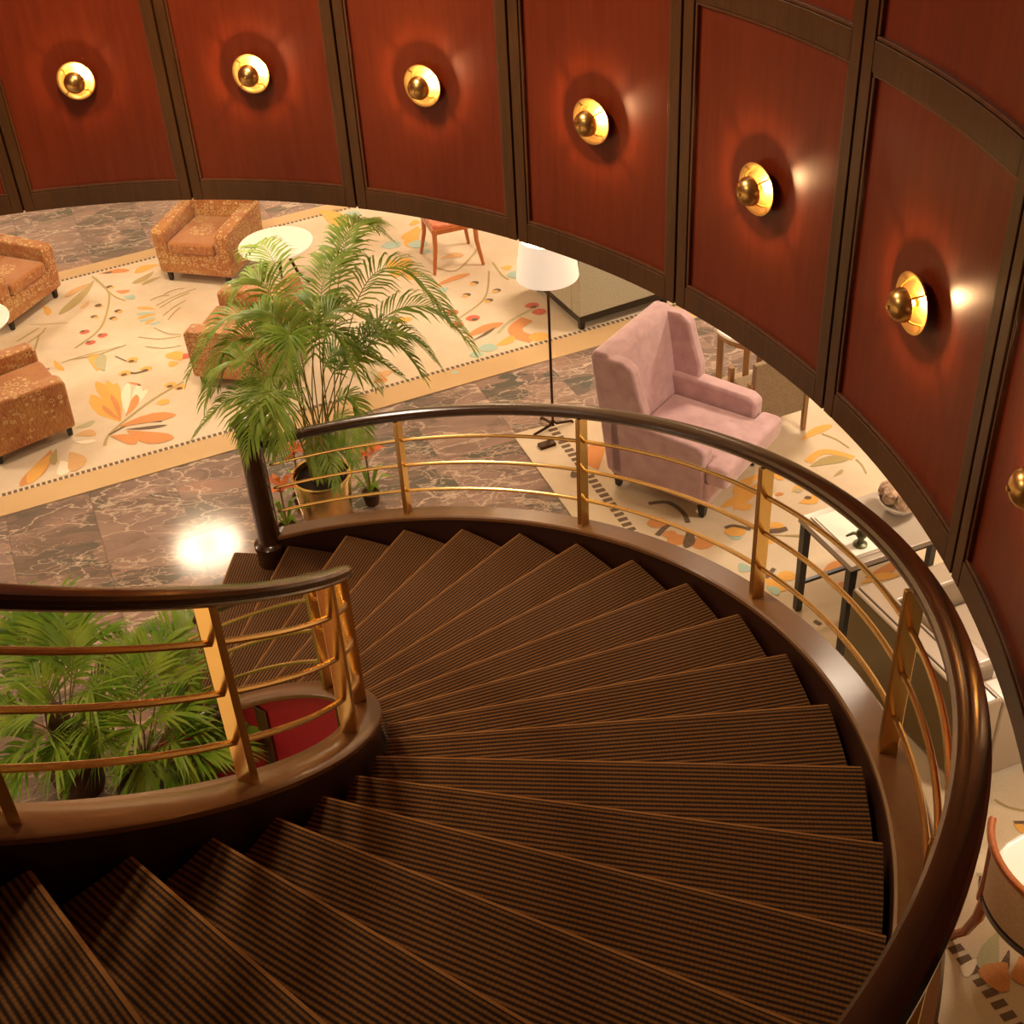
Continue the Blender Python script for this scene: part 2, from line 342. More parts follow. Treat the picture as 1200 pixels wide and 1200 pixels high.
# ------------------------------------------------------------------ drum wall of framed mahogany panels
PP, DP, RP, ZP = 1.5382293, -0.2718769, 3.934, 2.738
K0, K1 = -5, 8
ang = lambda k: PP + DP * k
ZR, ZT = 4.235, 5.75      # cross rail, top
wall = struct(MB().arcbox(ang(K0), ang(K1), RP + 0.03, RP + 0.11, ZP + 0.004, ZT + 0.12, 80).build('wall_round', M['frame'], smooth=True))
SW = 0.068 / RP
def bay(k):
    a0, a1 = ang(k), ang(k + 1); g = -0.0016
    b0, b1 = a0 + g, a1 - g
    i0, i1 = a0 - SW, a1 + SW
    for x0, x1 in ((b0, i0), (i1, b1)):
        MB().arcbox(x0, x1, RP, RP + 0.032, ZP, ZT, 2).build('stile', M['frame'], wall, bevel=0.004)
    for z0, z1, nm in ((ZP, ZP + 0.118, 'bottom_rail'), (ZR - 0.055, ZR + 0.055, 'cross_rail'), (ZT - 0.1, ZT, 'top_rail')):
        MB().arcbox(i0, i1, RP + 0.001, RP + 0.032, z0, z1, 10).build(nm, M['frame'], wall, bevel=0.004)
    for z0, z1 in ((ZP + 0.118, ZR - 0.055), (ZR + 0.055, ZT - 0.1)):
        pn = MB().arcbox(i0, i1, RP + 0.022, RP + 0.034, z0, z1, 10).build('panel', M['panel'], wall, smooth=True)
        bm = MB(); e = 0.016; da = e / RP
        bm.arcbox(i0, i1, RP + 0.006, RP + 0.026, z0, z0 + e, 10); bm.arcbox(i0, i1, RP + 0.006, RP + 0.026, z1 - e, z1, 10)
        bm.arcbox(i0, i0 - da, RP + 0.006, RP + 0.026, z0 + e, z1 - e, 1); bm.arcbox(i1 + da, i1, RP + 0.006, RP + 0.026, z0 + e, z1 - e, 1)
        bm.build('moulding', M['moulding'], pn, bevel=0.005)
for k in range(K0, K1): bay(k)
struct(MB().lathe([(4.9, 6.2), (4.9, 6.3)], 48).build('ceiling.001', M['plaster']))
# ------------------------------------------------------------------ staircase
st = thing('staircase', 'wide curving staircase of brown ribbed carpet steps between dark stringers', 'staircase')
NST = 23
def step(i):
    A, B = PH + DT * i, PH + DT * (i + 1)
    ro, ri = ROUT, RIN
    if i == 1: ro = 3.66
    p0, p1 = pol(ri, A + RAKE), pol(ro, A)                 # nosing line
    u = (p1 - p0).normalized(); vdir = Vector((u.y, -u.x, 0))
    if vdir.dot(pol(1, A - 0.3) - pol(1, A)) < 0: vdir = -vdir
    back = 0.03
    N = 6
    outer = [pol(ro, A + (B - A) * t / N) for t in range(N + 1)]; outer[-1] += vdir * 0.0
    inner = [pol(ri, A + RAKE + (B - A) * t / N) for t in range(N + 1)]
    z = H * i
    bm = bmesh.new(); uvl = bm.loops.layers.uv.new('UVMap')
    def V_(p, zz): return bm.verts.new((p.x, p.y, zz))
    def face(pts):
        f = bm.faces.new([q[0] for q in pts])
        for lp, q in zip(f.loops, pts): lp[uvl].uv = q[1]
    uvof = lambda p: ((p - p0).dot(u), (p - p0).dot(vdir))
    rows = []
    prof = [(0.018, -0.20, -0.17), (0.018, -0.032, -0.026), (0.0, -0.022, -0.008), (0.004, -0.005, 0.002), (0.016, 0.0, 0.013)]   # inset, dz, v
    top = [(outer[t], inner[t]) for t in range(N + 1)]
    lines = []
    for ins, dz, vv in prof:
        a_, b_ = p1 + vdir * ins, p0 + vdir * ins
        lines.append(((V_(a_, z + dz), (uvof(a_)[0], vv)), (V_(b_, z + dz), (uvof(b_)[0], vv))))
    for t in range(1, N + 1):
        a_, b_ = top[t]
        if t == N: a_, b_ = a_ + vdir * back, b_ + vdir * back
        lines.append(((V_(a_, z), uvof(a_)), (V_(b_, z), uvof(b_))))
    a_, b_ = top[N]; a_, b_ = a_ + vdir * back, b_ + vdir * back
    lines.append(((V_(a_, z - 0.20), uvof(a_)), (V_(b_, z - 0.20), uvof(b_))))
    for q, s_ in zip(lines, lines[1:]): face([q[0], s_[0], s_[1], q[1]])
    face([lines[0][0], lines[0][1], lines[-1][1], lines[-1][0]])
    face([q[0] for q in lines]); face([q[1] for q in reversed(lines)])
    bmesh.ops.recalc_face_normals(bm, faces=bm.faces)
    me = bpy.data.meshes.new('step'); bm.to_mesh(me); bm.free(); me.materials.append(M['carpet'])
    o = bpy.data.objects.new('step', me); COL.objects.link(o); o.parent = st
for i in range(1, NST + 1): step(i)
aT = PH + DT * (NST + 1)
# outer stringer with its cap
so = MB().arcbox(R(68.5), aT, 3.585, 3.69, -0.36, 0.062, 90, zf=lambda a: max(helix(a), 0.36)).build('outer_stringer', M['stringer'], st, smooth=True)
def capprof(r0, r1, z0, z1, b=0.008): return [(r0 + b, z0), (r1 - b, z0), (r1, z0 + b), (r1, z1 - b), (r1 - b, z1), (r0 + b, z1), (r0, z1 - b), (r0, z0 + b)]
MB().sweep(capprof(3.575, 3.702, 0.052, 0.087), R(69), aT, 120, helix).build('cap', M['cap'], so, smooth=True)
si = MB().arcbox(R(63.5), aT, 1.80, 1.885, -0.36, 0.062, 90, zf=lambda a: max(helix(a), 0.36)).build('inner_stringer', M['stringer'], st, smooth=True)
MB().sweep(capprof(1.752, 1.895, 0.052, 0.087), R(64), aT, 120, helix).build('cap', M['cap'], si, smooth=True)
# closed, panelled side of the stair facing the well, and the soffit under the flight
ww = MB().arcbox(R(75), R(-62), 1.785, 1.87, 0.0, 0, 1).build('well_wall', M['frame'], st) if False else None
nb = 5; a_s, a_e = R(75), R(-70)
wv = MB()
rs = []
for i in range(61):
    a = a_s + (a_e - a_s) * i / 60; zt = max(helix(a) + 0.05, 0.06)
    rs.append([(1.78 * math.cos(a), 1.78 * math.sin(a), -0.021), (1.80 * math.cos(a), 1.80 * math.sin(a), -0.021), (1.80 * math.cos(a), 1.80 * math.sin(a), zt), (1.78 * math.cos(a), 1.78 * math.sin(a), zt)])
wv.rings(rs); well = wv.build('well_wall', M['red'], st, smooth=True, label='red lacquered wall under the inner stringer')
for k in range(nb + 1):
    a = a_s - R(0.6) + (a_e - a_s + R(1.2)) * k / nb; zt = max(helix(a) + 0.02, 0.08)
    MB().arcbox(a + R(1.5), a - R(1.5), 1.766, 1.79, 0.0, zt, 1).build('mullion', M['frame'], well, bevel=0.004)
sof = MB(); rs = []
for i in range(81):
    a = R(40) + (aT - R(40)) * i / 80; z = helix(a) - 0.36
    rs.append([(q * math.cos(a), q * math.sin(a), z + dz) for q, dz in ((1.84, 0), (3.64, 0), (3.64, 0.03), (1.84, 0.03))])
sof.rings(rs).build('soffit', M['plaster'], st, smooth=True)
# upper landing under the viewer
struct(MB().arcbox(aT + 0.02, aT - 1.2, 1.75, 5.4, H * NST - 0.28, H * NST + 0.0, 24).build('floor.001', M['slab']))
# ------------------------------------------------------------------ balustrades
RAILP = [(-.028, 0.0), (.028, 0.0), (.036, .010), (.034, .018), (.040, .026), (.040, .040), (.032, .052), (.014, .060), (-.014, .060), (-.032, .052), (-.040, .040), (-.040, .026), (-.034, .018), (-.036, .010)]
RB = 0.087 + 0.705
def balustrade(root, rr, rp, a0, a1, posts, bars_a0, bars_a1, ease=0.0):
    def ez(a):
        t_ = min(max((a - R(-8)) / R(35), 0.0), 1.0); return -ease * t_ * t_ * (3 - 2 * t_)
    hz = lambda a: helix(a) + ez(a)
    MB().sweep([(rr + q[0], q[1] + RB) for q in RAILP], a0, a1, 140, hz).build('handrail', M['rail'], root, smooth=True, angle=25)
    for off in (0.175, 0.372, 0.562):
        pts = []
        n_ = 110
        for i in range(n_ + 1):
            a = bars_a0 + (bars_a1 - bars_a0) * i / n_; pts.append(pol(rp, a, helix(a) + 0.087 + off))
        MB().tube(pts, 0.0105, 8).build('rail_bar', M['brass'], root, smooth=True)
    for ad in posts:
        a = R(ad); zb = helix(a) + 0.087; h = 0.712 + ez(a)
        rad = Vector((math.cos(a), math.sin(a), 0)); tan = Vector((-math.sin(a), math.cos(a), 0)); c = pol(rp, a)
        sl = -H / (DT * -1) / rp   # slope of the helix along the tangent
        m = MB(); P = []
        for zz in (0.0, h):
            for sx, sy in ((-1, -1), (1, -1), (1, 1), (-1, 1)):
                q = c + rad * (sx * 0.029) + tan * (sy * 0.016)
                da = math.atan2(q.y, q.x) - a
                P.append((q.x, q.y, zb + zz + (H / DT) * da - (0.001 if zz == 0 else 0)))
        m.add(P, [(3, 2, 1, 0), (4, 5, 6, 7), (0, 1, 5, 4), (1, 2, 6, 5), (2, 3, 7, 6), (3, 0, 4, 7)])
        po = m.build('post', M['brass'], root, bevel=0.003)
bo = thing('balustrade', 'outer stair balustrade of brass bars under a dark wood handrail, ending in a round newel', 'balustrade')
balustrade(bo, 3.655, 3.634, R(68.3), aT, [52.57, 30.96, 8.53, -13.24, -35.0, -56.8, -78.0], R(68), aT)
nw = pol(3.60, R(69.5))
MB().lathe([(0.105, 0.0), (0.105, 0.30), (0.112, 0.31), (0.112, 0.35), (0.10, 0.36), (0.082, 0.37), (0.078, 0.40), (0.078, 1.30), (0.088, 1.31), (0.088, 1.345), (0.07, 1.37), (0.03, 1.385)], 28, (nw.x, nw.y, 0)).build('newel_post', M['rail'], bo, smooth=True)
bi = thing('balustrade', 'inner stair balustrade of brass bars and dark handrail looping round the palm-filled well', 'balustrade')
balustrade(bi, 1.83, 1.82, R(57.5), aT, [-78.0, -56.5, -34.73, -12.1, 6.3, 24.5, 56.5], R(60), aT, ease=0.055)
# ------------------------------------------------------------------ wall sconces
def sconce(k, label):
    a = ang(k + 0.49); c = pol(RP + 0.022, a, 3.515)
    s = thing('wall_sconce', label, 'wall lamp', c, a + math.pi, 'gold bowl sconces on the panelled drum')
    if k == 0 or not hasattr(sconce, 'src'):
        sconce.src = s
        MB().lathe([(0.030, 0.0), (0.030, 0.008), (0.014, 0.014), (0.014, 0.03)], 20, axis='X').build('wall_mount', M['gold'], s, smooth=True)
        d = MB().lathe([(0.012, 0.016), (0.045, 0.016), (0.078, 0.019), (0.100, 0.026), (0.110, 0.033), (0.113, 0.037), (0.112, 0.040), (0.105, 0.039), (0.096, 0.033), (0.076, 0.026), (0.044, 0.022), (0.002, 0.021)], 36, axis='X')
        d.build('dish', M['gold'], s, smooth=True, angle=60)
        MB().lathe([(0.002, 0.030), (0.010, 0.032), (0.015, 0.040), (0.015, 0.050), (0.009, 0.056), (0.002, 0.057)], 14, axis='X').build('bulb', M['bulb'], s, smooth=True)
        cp = [(0.060, 0.062), (0.063, 0.065), (0.061, 0.080), (0.052, 0.098), (0.036, 0.111), (0.018, 0.117), (0.010, 0.119), (0.009, 0.125), (0.001, 0.126)]
        ci = [(0.001, 0.113), (0.032, 0.107), (0.048, 0.094), (0.056, 0.079), (0.058, 0.065), (0.060, 0.062)]
        MB().lathe(cp + ci, 28, axis='X', cap=False).build('front_cap', M['goldball'], s, smooth=True)
        for q in range(4):
            t = math.pi / 4 + q * math.pi / 2; y, z = math.cos(t), math.sin(t)
            MB().tube([(0.026, 0.085 * y, 0.085 * z), (0.05, 0.074 * y, 0.074 * z), (0.066, 0.060 * y, 0.060 * z)], 0.0035, 6).build('strut', M['gold'], s, smooth=True)
    else:
        for ch in list(sconce.src.children): copy_tree(ch, s)
    lamp('sconce_light', 'POINT', (0.074, 0, 0), SCONCE_W, (1, 0.60, 0.28), 0.010, parent=s)
for k, t in [(0, 'gold bowl wall sconce on the leftmost full red panel, ringed by a red glow'), (1, 'gold bowl wall sconce on the second red panel, above the patterned armchair'), (2, 'gold bowl wall sconce on the third red panel, above the fern-like palm'), (3, 'gold bowl wall sconce on the fourth red panel, above the floor lamp'), (4, 'gold bowl wall sconce on the fifth red panel, above the mauve wing chair'), (5, 'gold bowl wall sconce on the sixth red panel, right of the handrail'), (6, 'gold bowl wall sconce cut by the right edge of the photo')]:
    sconce(k, t)
# ------------------------------------------------------------------ ceiling lights
for i, (x, y, p_) in enumerate(CEILING_LIGHTS[:1]):
    t = thing('ceiling_light', 'round flush ceiling light whose glare mirrors in the marble floor', 'ceiling light', (x, y, LOUNGE_Z))
    MB().lathe([(0.40, 0.0), (0.40, -0.05), (0.36, -0.06), (0.36, 0.0)], 36).build('trim_ring', M['brass'], t, smooth=True)
    MB().lathe([(0.36, -0.02), (0.36, -0.045), (0.33, -0.052), (0.11, -0.06)], 36).build('diffuser', M['diffuser'], t, smooth=True)
    MB().lathe([(0.105, -0.05), (0.105, -0.08), (0.06, -0.11), (0.01, -0.115)], 24).build('finial', M['darkmetal'], t, smooth=True)
# ------------------------------------------------------------------ rugs
RUG1M=[('p',-0.015,5.723,-0.285,6.437,0.13,'gold'),('p',-0.015,5.723,-0.31,6.228,0.13,'gold'),('p',-0.015,5.723,-0.235,5.948,0.12,'gold'),('p',-0.015,5.723,-0.097,6.368,0.11,'gold'),('p',-0.015,5.723,-0.188,6.429,0.1,'gold'),('p',-0.016,5.74,-0.194,6.023,0.05,'orange'),('p',-0.016,5.74,-0.131,6.18,0.05,'orange'),('p',0.044,5.807,0.011,6.338,0.09,'white'),('p',0.044,5.807,0.109,6.293,0.09,'white'),('p',0.044,5.807,0.191,6.182,0.09,'white'),('p',0.027,5.795,0.1,6.118,0.08,'orange'),('p',-0.018,5.642,0.463,5.697,0.14,'orange'),('p',0.06,5.556,0.457,5.343,0.17,'orange'),('p',-0.082,5.513,0.145,5.344,0.12,'orange'),('p',0.04,5.588,0.395,5.56,0.05,'dark'),('p',0.063,5.504,0.232,5.378,0.04,'dark'),('s',[(-0.126,5.381),(-0.101,5.534),(0.047,5.756),(0.256,6.006),(0.512,6.219)],0.028,'olive'),('s',[(-0.101,5.534),(0.09,5.663),(0.347,5.628)],0.02,'dark'),('d',0.399,6.196,0.055,'gold'),('d',0.392,6.177,0.028,'dark'),('d',0.344,5.931,0.055,'gold'),('d',0.337,5.913,0.028,'dark'),('d',0.486,6.137,0.055,'gold'),('d',0.479,6.118,0.028,'dark'),('d',-0.03,6.514,0.055,'gold'),('d',-0.036,6.493,0.028,'dark'),('d',0.025,6.732,0.055,'gold'),('d',0.019,6.711,0.028,'dark'),('d',0.163,6.535,0.055,'gold'),('d',0.157,6.514,0.028,'dark'),('s',[(-0.022,6.549),(0.059,6.489),(0.174,6.513)],0.03,'dark'),('s',[(-0.141,6.848),(-0.013,6.716),(0.067,6.693)],0.016,'dark'),('p',-0.291,6.623,-0.378,6.954,0.12,'gold'),('p',-0.221,6.604,-0.266,6.922,0.12,'sage'),('p',0.482,6.596,0.34,6.75,0.14,'gold'),('p',0.464,6.563,0.365,6.591,0.1,'gold'),('d',0.512,6.663,0.06,'red'),('p',-0.578,5.433,-0.777,4.97,0.15,'orange'),('p',-0.534,5.391,-0.71,4.983,0.13,'gold'),('p',-0.478,5.254,-0.447,5.036,0.13,'white'),('p',-0.534,5.438,-0.526,5.205,0.07,'olive'),('p',-0.409,5.359,-0.346,5.07,0.16,'tan'),('p',-0.409,5.727,-0.24,5.792,0.08,'sage'),('p',-0.398,5.61,-0.213,5.579,0.1,'tan'),('p',-0.388,5.511,-0.205,5.48,0.06,'white'),('s',[(-0.64,6.872),(-0.428,6.948),(-0.112,7.016)],0.012,'olive'),('p',-0.795,6.669,-0.615,6.546,0.06,'sage'),('p',-0.476,8.462,-0.769,7.825,0.12,'olive'),('p',-0.507,8.415,-0.746,8.174,0.1,'tan'),('p',-0.435,8.602,-0.113,8.578,0.1,'orange'),('p',-0.4,8.61,-0.293,8.607,0.04,'dark'),('p',-0.492,8.043,-0.563,7.886,0.06,'tan'),('p',-0.226,8.161,-0.084,8.118,0.07,'orange'),('p',-0.146,8.009,-0.022,7.936,0.08,'teal'),('s',[(-0.503,8.565),(-0.336,8.25),(-0.281,7.979),(-0.323,7.438),(-0.539,7.11)],0.022,'olive'),('s',[(-0.463,8.515),(-0.254,8.078),(-0.115,7.921)],0.02,'olive'),('d',-0.477,7.4,0.05,'red'),('d',-0.498,7.419,0.022,'dark'),('d',-0.294,7.281,0.05,'red'),('d',-0.315,7.3,0.022,'dark'),('d',-0.399,7.172,0.05,'red'),('d',-0.42,7.191,0.022,'dark'),('d',-0.386,7.904,0.036,'dark'),('d',-0.36,7.878,0.028,'gold'),('d',-0.41,7.684,0.036,'dark'),('d',-0.385,7.659,0.028,'gold'),('d',-0.178,7.729,0.036,'dark'),('d',-0.153,7.704,0.028,'gold'),('d',-0.219,7.593,0.036,'dark'),('d',-0.194,7.569,0.028,'gold'),('d',-0.303,8.277,0.036,'dark'),('d',-0.277,8.25,0.028,'gold'),('p',0.204,7.649,0.007,7.733,0.05,'gold'),('p',0.207,7.6,0.005,7.612,0.05,'teal'),('p',0.209,7.551,0.028,7.51,0.05,'gold'),('p',0.211,7.503,0.048,7.457,0.05,'teal'),('p',0.213,7.455,0.11,7.378,0.05,'gold'),('p',0.265,7.399,0.16,7.357,0.05,'teal'),('s',[(0.201,7.727),(0.394,7.874),(0.592,7.964)],0.016,'olive'),('s',[(0.237,7.664),(0.379,7.807),(0.525,7.894)],0.016,'olive'),('s',[(0.278,7.497),(0.384,7.647),(0.495,7.743)],0.016,'olive'),('s',[(0.331,7.397),(0.388,7.534),(0.448,7.618)],0.016,'olive'),('s',[(0.268,7.937),(0.368,7.999),(0.471,8.001)],0.016,'olive'),('s',[(0.136,7.852),(0.227,7.907),(0.321,7.903)],0.016,'olive'),('p',0.187,8.619,-0.055,8.502,0.14,'gold'),('p',0.14,8.479,-0.068,8.271,0.1,'olive'),('p',0.234,8.335,0.031,8.211,0.06,'olive'),('s',[(0.057,7.147),(0.264,7.05),(0.465,7.045)],0.014,'olive'),('s',[(0.132,6.95),(0.303,6.865),(0.47,6.869)],0.014,'olive'),('s',[(0.196,7.286),(0.333,7.135),(0.464,7.078)],0.014,'olive'),('s',[(-0.583,6.903),(-0.314,6.923),(-0.049,7.033)],0.014,'olive'),('s',[(-0.746,6.795),(-0.843,6.807),(-0.912,6.918),(-0.886,6.972)],0.02,'dark'),('p',-0.715,6.94,-0.604,6.719,0.06,'gold'),('s',[(-1.129,7.408),(-0.94,7.619)],0.02,'olive'),('s',[(-1.034,7.315),(-0.88,7.534)],0.02,'olive'),('s',[(-0.932,7.416),(-0.87,7.598)],0.02,'olive'),('s',[(-0.933,7.158),(-0.923,7.414)],0.02,'olive'),('p',-0.96,8.076,-0.873,7.839,0.07,'gold'),('s',[(-1.053,7.72),(-0.896,7.673),(-0.657,7.637)],0.012,'olive'),('p',-0.006,6.354,0.138,6.257,0.03,'orange'),('p',2.64,7.718,2.476,7.828,0.13,'gold'),('p',2.64,7.718,2.543,7.963,0.13,'gold'),('p',2.64,7.718,2.67,7.981,0.13,'gold'),('p',2.64,7.718,2.744,7.859,0.13,'gold'),('p',2.64,7.718,2.54,7.599,0.13,'gold'),('p',2.64,7.718,2.701,7.492,0.13,'gold'),('d',2.686,7.685,0.08,'olive'),('p',2.891,8.63,2.698,8.398,0.14,'gold'),('p',2.921,8.577,2.746,8.177,0.14,'gold'),('p',2.918,8.708,2.852,8.774,0.14,'gold'),('d',2.577,8.293,0.1,'teal'),('d',2.842,8.227,0.1,'teal'),('d',2.892,8.049,0.06,'teal'),('d',2.246,9.158,0.09,'teal'),('p',2.553,8.972,2.257,8.822,0.08,'orange'),('p',2.882,7.289,3.256,7.449,0.08,'orange'),('p',2.869,7.185,3.01,7.231,0.08,'teal'),('d',2.976,6.752,0.065,'red'),('d',2.988,6.722,0.03,'dark'),('d',3.15,6.6,0.065,'red'),('d',3.162,6.57,0.03,'dark'),('d',2.991,6.515,0.065,'red'),('d',3.003,6.485,0.03,'dark'),('d',3.704,6.67,0.065,'red'),('d',3.714,6.64,0.03,'dark'),('d',3.743,6.54,0.065,'red'),('d',3.754,6.51,0.03,'dark'),('d',3.269,7.253,0.04,'dark'),('d',3.249,7.237,0.03,'gold'),('d',3.16,7.043,0.04,'dark'),('d',3.141,7.027,0.03,'gold'),('d',3.445,7.044,0.04,'dark'),('d',3.426,7.028,0.03,'gold'),('d',3.343,6.882,0.04,'dark'),('d',3.324,6.867,0.03,'gold'),('s',[(2.987,6.598),(3.235,6.828),(3.352,7.037),(3.437,7.448)],0.018,'olive'),('s',[(3.322,6.273),(3.466,6.457),(3.707,6.618)],0.025,'sage'),('p',3.019,6.265,3.398,6.438,0.11,'orange'),('p',3.089,6.207,3.316,6.377,0.035,'dark'),('s',[(2.95,7.678),(3.124,7.547),(3.34,7.824),(3.421,7.997)],0.02,'olive'),('s',[(3.5,7.618),(3.539,7.341),(3.585,7.217)],0.02,'olive'),('s',[(3.617,6.445),(3.489,6.32),(3.497,6.19),(3.603,6.081)],0.13,'orange'),('p',3.271,6.068,3.449,6.188,0.1,'gold'),('d',3.656,6.113,0.09,'gold'),('d',3.198,6.052,0.08,'teal'),('d',3.083,5.968,0.06,'teal'),('d',3.676,7.298,0.09,'teal'),('d',2.862,5.732,0.03,'teal'),('p',3.555,7.486,3.665,7.47,0.1,'gold'),('p',3.026,7.847,3.256,7.851,0.12,'tan'),('p',2.39,6.808,2.614,6.742,0.1,'gold'),('p',2.161,5.751,2.285,5.774,0.1,'orange'),('p',2.36,5.901,2.196,5.799,0.1,'tan'),('p',1.903,9.367,2.112,8.892,0.22,'gold'),('p',2.047,9.34,2.14,9.286,0.15,'olive')]
RUG2M=[('p',4.832,3.764,4.565,3.567,0.09,'gold'),('p',4.784,3.67,4.434,3.447,0.08,'gold'),('p',4.774,3.594,4.512,3.403,0.07,'gold'),('p',4.892,3.803,4.95,3.655,0.1,'gold'),('p',4.89,3.75,5.011,3.827,0.1,'orange'),('d',3.96,3.385,0.07,'orange'),('d',4.01,3.24,0.05,'orange'),('d',4.044,3.173,0.07,'orange'),('d',4.194,3.103,0.08,'orange'),('s',[(3.959,3.61),(4.093,3.591),(4.164,3.461),(4.166,3.337)],0.035,'dark'),('s',[(3.923,3.248),(4.004,3.326),(4.06,3.362)],0.04,'dark'),('p',4.146,3.269,4.074,3.072,0.08,'dark'),('d',4.446,3.175,0.07,'gold'),('s',[(4.394,3.223),(4.457,3.232),(4.556,3.169)],0.03,'dark'),('p',4.384,3.142,4.473,3.098,0.05,'teal'),('p',4.654,3.174,4.787,3.148,0.07,'gold'),('s',[(4.643,3.118),(4.727,3.105),(4.791,3.119)],0.03,'dark'),('p',4.349,2.761,4.429,2.788,0.1,'teal'),('p',4.488,2.665,4.597,2.533,0.12,'gold'),('p',4.461,2.585,4.512,2.489,0.07,'teal'),('s',[(4.488,2.665),(4.572,2.745)],0.03,'dark'),('p',3.702,4.097,3.777,4.418,0.2,'orange'),('p',3.513,4.117,3.562,4.049,0.08,'dark'),('p',5.244,4.092,5.526,4.225,0.08,'gold'),('s',[(5.191,3.818),(5.283,3.895),(5.383,3.907),(5.516,3.788)],0.06,'gold'),('p',5.192,3.764,5.487,3.795,0.1,'olive'),('s',[(5.416,4.134),(5.487,4.039),(5.534,3.915)],0.014,'olive'),('s',[(5.529,3.77),(5.541,3.695),(5.531,3.592)],0.014,'olive'),('p',5.302,3.613,5.394,3.678,0.03,'olive'),('p',4.964,3.505,5.086,3.544,0.07,'gold'),('p',4.969,3.378,5.113,3.427,0.09,'gold'),('d',5.044,3.418,0.025,'dark'),('d',5.007,3.512,0.03,'sage'),('p',4.624,3.165,4.784,3.168,0.06,'gold'),('s',[(4.626,3.141),(4.729,3.125),(4.792,3.134)],0.025,'dark'),('d',4.628,3.031,0.045,'gold'),('s',[(4.657,3.087),(4.858,3.017)],0.012,'olive'),('p',4.921,3.795,4.954,3.681,0.1,'orange'),('p',4.794,3.546,4.838,3.468,0.06,'white'),('p',4.834,3.485,4.902,3.503,0.04,'orange'),('p',4.519,3.426,4.652,3.428,0.07,'gold'),('p',4.864,2.647,5.053,2.692,0.08,'orange'),('p',5.095,2.538,5.339,2.628,0.08,'orange'),('p',5.056,2.489,5.311,2.518,0.07,'gold'),('p',4.861,2.49,4.962,2.51,0.08,'orange'),('d',4.622,2.657,0.06,'gold'),('s',[(4.643,2.215),(4.669,2.176)],0.03,'dark'),('s',[(4.754,3.056),(4.872,3.029)],0.014,'olive'),('d',4.756,0.156,0.055,'red'),('d',4.755,0.152,0.02,'dark'),('s',[(4.74,0.193),(4.777,0.198),(4.81,0.175)],0.02,'dark'),('s',[(4.756,0.277),(4.801,0.258),(4.825,0.195)],0.02,'sage'),('p',5.081,0.542,5.138,0.495,0.06,'gold'),('s',[(5.084,0.548),(5.14,0.538)],0.02,'dark'),('p',4.666,-0.215,4.563,-0.35,0.14,'orange'),('p',4.749,-0.197,4.695,-0.341,0.2,'orange'),('p',4.708,-0.053,4.529,-0.325,0.1,'sage'),('p',4.71,-0.154,4.542,-0.322,0.05,'dark'),('s',[(5.059,0.707),(5.102,0.647),(5.175,0.608)],0.014,'olive'),('p',4.45,-0.201,4.484,-0.247,0.12,'white')]

def pattern(name, L, parent, z0, oM):
    m = MB(); z = z0
    inv = oM.inverted()
    for n_, it in enumerate(L):
        z = z0 + 0.0008 + 0.00035 * (n_ % 7)
        if it[0] == 'p':
            _, x0, y0, x1, y1, wd, c = it
            b, t = Vector((x0, y0, 0)), Vector((x1, y1, 0)); u = t - b; v = Vector((-u.y, u.x, 0)).normalized()
            bend = wd * 0.25 * (1 if n_ % 2 else -1)
            pts = []
            prof = [(0, .12), (.15, .42), (.35, .78), (.6, 1), (.8, .88), (.93, .5), (1, .08)]
            for s_, q in prof: pts.append(b + u * s_ + v * (q * wd / 2 + bend * math.sin(math.pi * s_)))
            for s_, q in reversed(prof): pts.append(b + u * s_ + v * (-q * wd / 2 + bend * math.sin(math.pi * s_)))
        elif it[0] == 'd':
            _, x0, y0, q, c = it
            pts = [Vector((x0 + q * math.cos(k * math.pi / 5) * (1.0 + 0.12 * math.sin(3 * k)), y0 + q * math.sin(k * math.pi / 5) * 0.85, 0)) for k in range(10)]
        else:
            _, P, wd, c = it
            P = [Vector((x, y, 0)) for x, y in P]; Q = []
            for k in range(len(P) - 1):
                p0, p1, p2, p3 = P[max(k - 1, 0)], P[k], P[k + 1], P[min(k + 2, len(P) - 1)]
                for s_ in range(4):
                    t_ = s_ / 4; Q.append(0.5 * ((2 * p1) + (p2 - p0) * t_ + (2 * p0 - 5 * p1 + 4 * p2 - p3) * t_ ** 2 + (3 * p1 - p0 - 3 * p2 + p3) * t_ ** 3))
            Q.append(P[-1]); Lf, Rt = [], []
            for k, q in enumerate(Q):
                d = (Q[min(k + 1, len(Q) - 1)] - Q[max(k - 1, 0)]); v = Vector((-d.y, d.x, 0)).normalized() * wd / 2
                Lf.append(q + v); Rt.append(q - v)
            mi = PKEYS.index(c)
            vs_ = [inv @ Vector((p.x, p.y, z)) for p in Lf] + [inv @ Vector((p.x, p.y, z)) for p in Rt]; k_ = len(Q)
            m.add(vs_, [(k, k + 1, k_ + k + 1, k_ + k) for k in range(k_ - 1)], mi); continue
        m.add([inv @ Vector((p.x, p.y, z)) for p in pts], [tuple(range(len(pts)))], PKEYS.index(c))
    me = m.mesh(name, PM)
    for pl in me.polygons:
        if pl.normal.z < 0: pl.flip()
    o = bpy.data.objects.new(name, me); COL.objects.link(o); o.parent = parent; o['kind'] = 'stuff'
    return o
